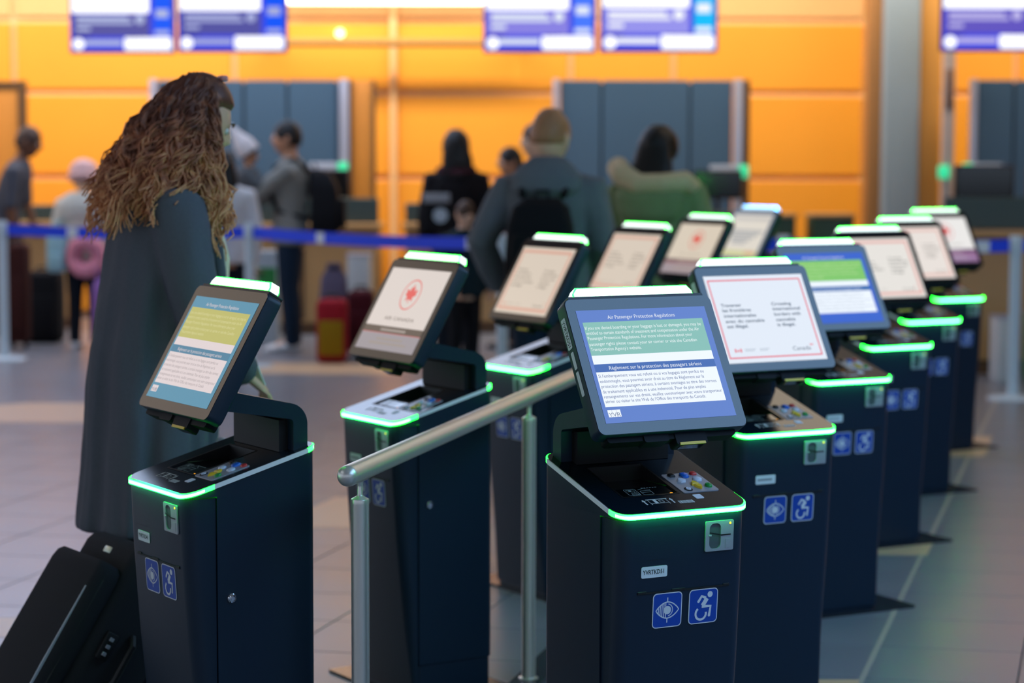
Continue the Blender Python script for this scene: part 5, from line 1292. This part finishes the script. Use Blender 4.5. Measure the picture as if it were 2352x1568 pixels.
z = pix(2167, 395, 20.1).z; b = B(); b.box((-0.04, -0.05, z), (0.10, 0.05, 0.12), bevel=0.015); b.build('green_lamp', MATS['counter_green'], o)
b = B(); b.box((0, -0.042, pix(2177, 205, 20.1).z), (0.07, 0.012, 0.36), bevel=0.004); b.build('cover_plate', mat('mauve_brown_plate', (134, 100, 82)), o)

# ---------------------------------------------------------------- overhead display screens
M_case = mat('sign_case', (72, 52, 48), rough=0.5)
def overhead(px0, px1, ybot, tint, label, d=19.0, lean=0.012):
    a, c = pix(px0, ybot, d), pix(px1, ybot, d); w = c.x-a.x; h = w*0.60; z0 = a.z
    o = empty('overhead_screen', ((a.x+c.x)/2, d, z0)); tag(o, label, 'screen', 'overhead counter screens')
    b = B(); b.box((0, 0.035, h/2), (w, 0.06, h), bevel=0.012); b.build('case', M_case, o)
    q = B(); Md = Matrix.Translation((0, 0.003, 0)) @ Matrix.Rotation(PI/2, 4, 'X'); W = w/2
    X = lambda f: -W+w*f; Z = lambda f: 0.015+(h-0.03)*f
    def r_(x0, x1, z0_, z1_, m, lay, rad=0.0): q.flat(rrect(X(x0), Z(z0_), X(x1), Z(z1_), rad, n=4) if rad else rect(X(x0), Z(z0_), X(x1), Z(z1_)), 0.001*lay, m, Md)
    r_(0.012, 0.988, 0, 1, 0, 0)
    r_(0.03, 0.76, 0.255, 0.62, 1, 1)                                   # violet block
    r_(0.02, 0.76, 0.635, 0.985, 2, 1, 0.01)                            # white upper field
    r_(0.80, 0.97, 0.26, 0.98, 3, 1)                                    # bright blue column
    r_(0.02, 0.20, 0.225, 0.25, 4, 1); r_(0.55, 0.80, 0.225, 0.25, 4, 1)
    q.flat(circle(X(0.085), Z(0.12), 0.055*w, 22), 0.001, 2, Md)
    r_(0.52, 0.97, 0.02, 0.235, 2, 1, 0.02)
    r_(0.14, 0.50, 0.10, 0.19, 5, 1); 
    r_(0.07, 0.56, 0.53, 0.585, 5, 2); r_(0.07, 0.60, 0.455, 0.51, 5, 2); r_(0.07, 0.20, 0.34, 0.40, 5, 2, 0.006)
    q.flat(circle(X(0.67), Z(0.53), 0.045*w, 20), 0.002, 5, Md)
    r_(0.81, 0.95, 0.28, 0.35, 5, 2); r_(0.82, 0.94, 0.56, 0.70, 5, 2)
    k = tint
    q.build('display', [screen_mat('sign_blue_%d' % k, (60, 66, 226)), screen_mat('sign_violet_%d' % k, [(88, 84, 160), (82, 80, 160), (136, 128, 226), (150, 146, 236), (96, 80, 190)][k]),
        screen_mat('sign_white_%d' % k, (252, 252, 255), 1.3), screen_mat('sign_bright_%d' % k, [(20, 90, 250), (0, 84, 250), (70, 120, 255), (0, 190, 250), (60, 70, 240)][k]),
        screen_mat('sign_dark_%d' % k, (30, 30, 150)), screen_mat('sign_pale_%d' % k, [(178, 186, 226), (166, 172, 220), (226, 234, 248), (246, 248, 254), (186, 178, 232)][k])], o, smooth=False)
    b = B(); b.tube([(0, 0.05, h-0.02), (0, 0.05, 4.99-z0)], 0.03, 10); b.lathe([(0.07, 4.98-z0), (0.07, 4.99-z0)], 16, 0, Matrix.Translation((0, 0.05, 0))); b.build('hanger', M_frame, o)
overhead(160, 402, 122, 0, 'leftmost overhead blue display screen against the orange wall')
overhead(408, 660, 120, 1, 'overhead blue display screen second from left, above the curly hair')
overhead(1110, 1369, 121, 2, 'overhead blue display screen in the middle, left one of its pair')
overhead(1378, 1648, 120, 3, 'overhead blue display screen with cyan block, right of the middle pair')
overhead(2160, 2420, 118, 4, 'overhead violet display screen at the right edge')

# ---------------------------------------------------------------- luggage in the queue
def bag(name, label, cat, px0, px1, y0, d, depth, m, pock=None, handle=True, wheels=True):
    x0, x1 = pix(px0, y0, d).x, pix(px1, y0, d).x; zt = pix(px0, y0, d).z; w = x1-x0
    o = empty(name, ((x0+x1)/2, d, 0)); tag(o, label, cat)
    zb = 0.05 if wheels else 0.0
    b = B(); b.box((0, 0, (zt+zb)/2), (w, depth, zt-zb), bevel=min(0.05, w*0.22), seg=3); b.build('case', m, o)
    b = B(); b.box((0, -depth/2-0.01, zb+(zt-zb)*0.4), (w*0.8, 0.04, (zt-zb)*0.55), bevel=0.015); b.build('pocket', pock or m, o)
    if handle: b = B(); b.tube([(-w*0.22, 0.0, zt-0.01), (-w*0.2, 0, zt+0.03), (w*0.2, 0, zt+0.03), (w*0.22, 0, zt-0.01)], 0.011, 8); b.build('handle', M_black, o)
    if wheels:
        for sx in (-1, 1):
            b = B(); b.lathe([(0.004, -0.015), (0.03, -0.015), (0.03, 0.015), (0.004, 0.015)], 14, 0, Matrix.Translation((sx*(w/2-0.03), 0, 0.03)) @ Matrix.Rotation(PI/2, 4, 'Y')); b.build('wheel', MATS['rubber'], o)
    return o
bag('suitcase', 'dark brown upright suitcase behind the left edge barrier post', 'suitcase', 18, 64, 560, 18.0, 0.26, cloth('dark_brown_case', (58, 24, 20)))
bag('duffel_bag', 'black bulky bag left of the dark trousers and white shoes', 'bag', 62, 142, 622, 18.6, 0.32, C_black, wheels=False)
bag('suitcase', 'dark red suitcase left of the roundel screen', 'suitcase', 800, 858, 666, 17.2, 0.28, cloth('dark_red_case', (74, 18, 28)))
bag('travel_bag', 'bright red bag with yellow pocket on the floor behind the sweater man', 'bag', 728, 798, 686, 16.85, 0.26, cloth('bright_red_cloth', (150, 24, 38)), cloth('yellow_cloth', (140, 108, 14)), wheels=False)
x0, x1 = pix(738, 620, 17.25).x, pix(792, 620, 17.25).x
o = empty('seated_bag', ((x0+x1)/2, 17.35, 0)); tag(o, 'mauve-grey sack standing behind the bright red bag', 'bag'); zt = pix(760, 605, 17.3).z
b = B(); b.loft([[Vector((x*k, y*k, zt*f)) for x, y in rrect(-0.11, -0.09, 0.11, 0.09, 0.05)] for f, k in ((0, 0.9), (0.05, 1), (0.6, 1.05), (0.85, 0.9), (0.95, 0.5), (1.0, 0.55))]); b.build('sack', cloth('mauve_grey_cloth', (98, 88, 108)), o, angle=60)
b = B(); b.tube([(0.05*math.cos(a), 0.05*math.sin(a), zt*0.95) for a in (2*PI*k/12 for k in range(13))], 0.012, 6); b.build('drawstring', C_black, o)
for a, c, y0, y1, d, cols, lb in ((518, 566, 572, 642, 18.6, ((186, 206, 198), (40, 140, 186), (30, 170, 120)), 'white carton with teal and blue panels left of the barrier post'), (592, 640, 580, 660, 18.5, ((170, 182, 190), (40, 130, 60), (170, 182, 190)), 'pale carton with a green panel right of the barrier post')):
    x0, x1 = pix(a, y0, d).x, pix(c, y0, d).x; zt = pix(a, y0, d).z
    o = empty('carton', ((x0+x1)/2, d, 0)); tag(o, lb, 'carton'); w = x1-x0
    b = B(); b.box((0, 0, zt/2), (w, 0.22, zt), bevel=0.006, seg=1); b.build('box', mat('carton_%d' % a, cols[0]), o)
    b = B(); b.box((0, -0.112, zt-0.20), (w*0.9, 0.006, 0.16)); b.build('printed_panel', mat('carton_panel_%d' % a, cols[1]), o, smooth=False)
    b = B(); b.box((0, 0, zt+0.008), (w*0.98, 0.215, 0.018), bevel=0.004); b.build('lid', mat('carton_lid_%d' % a, cols[2]), o)
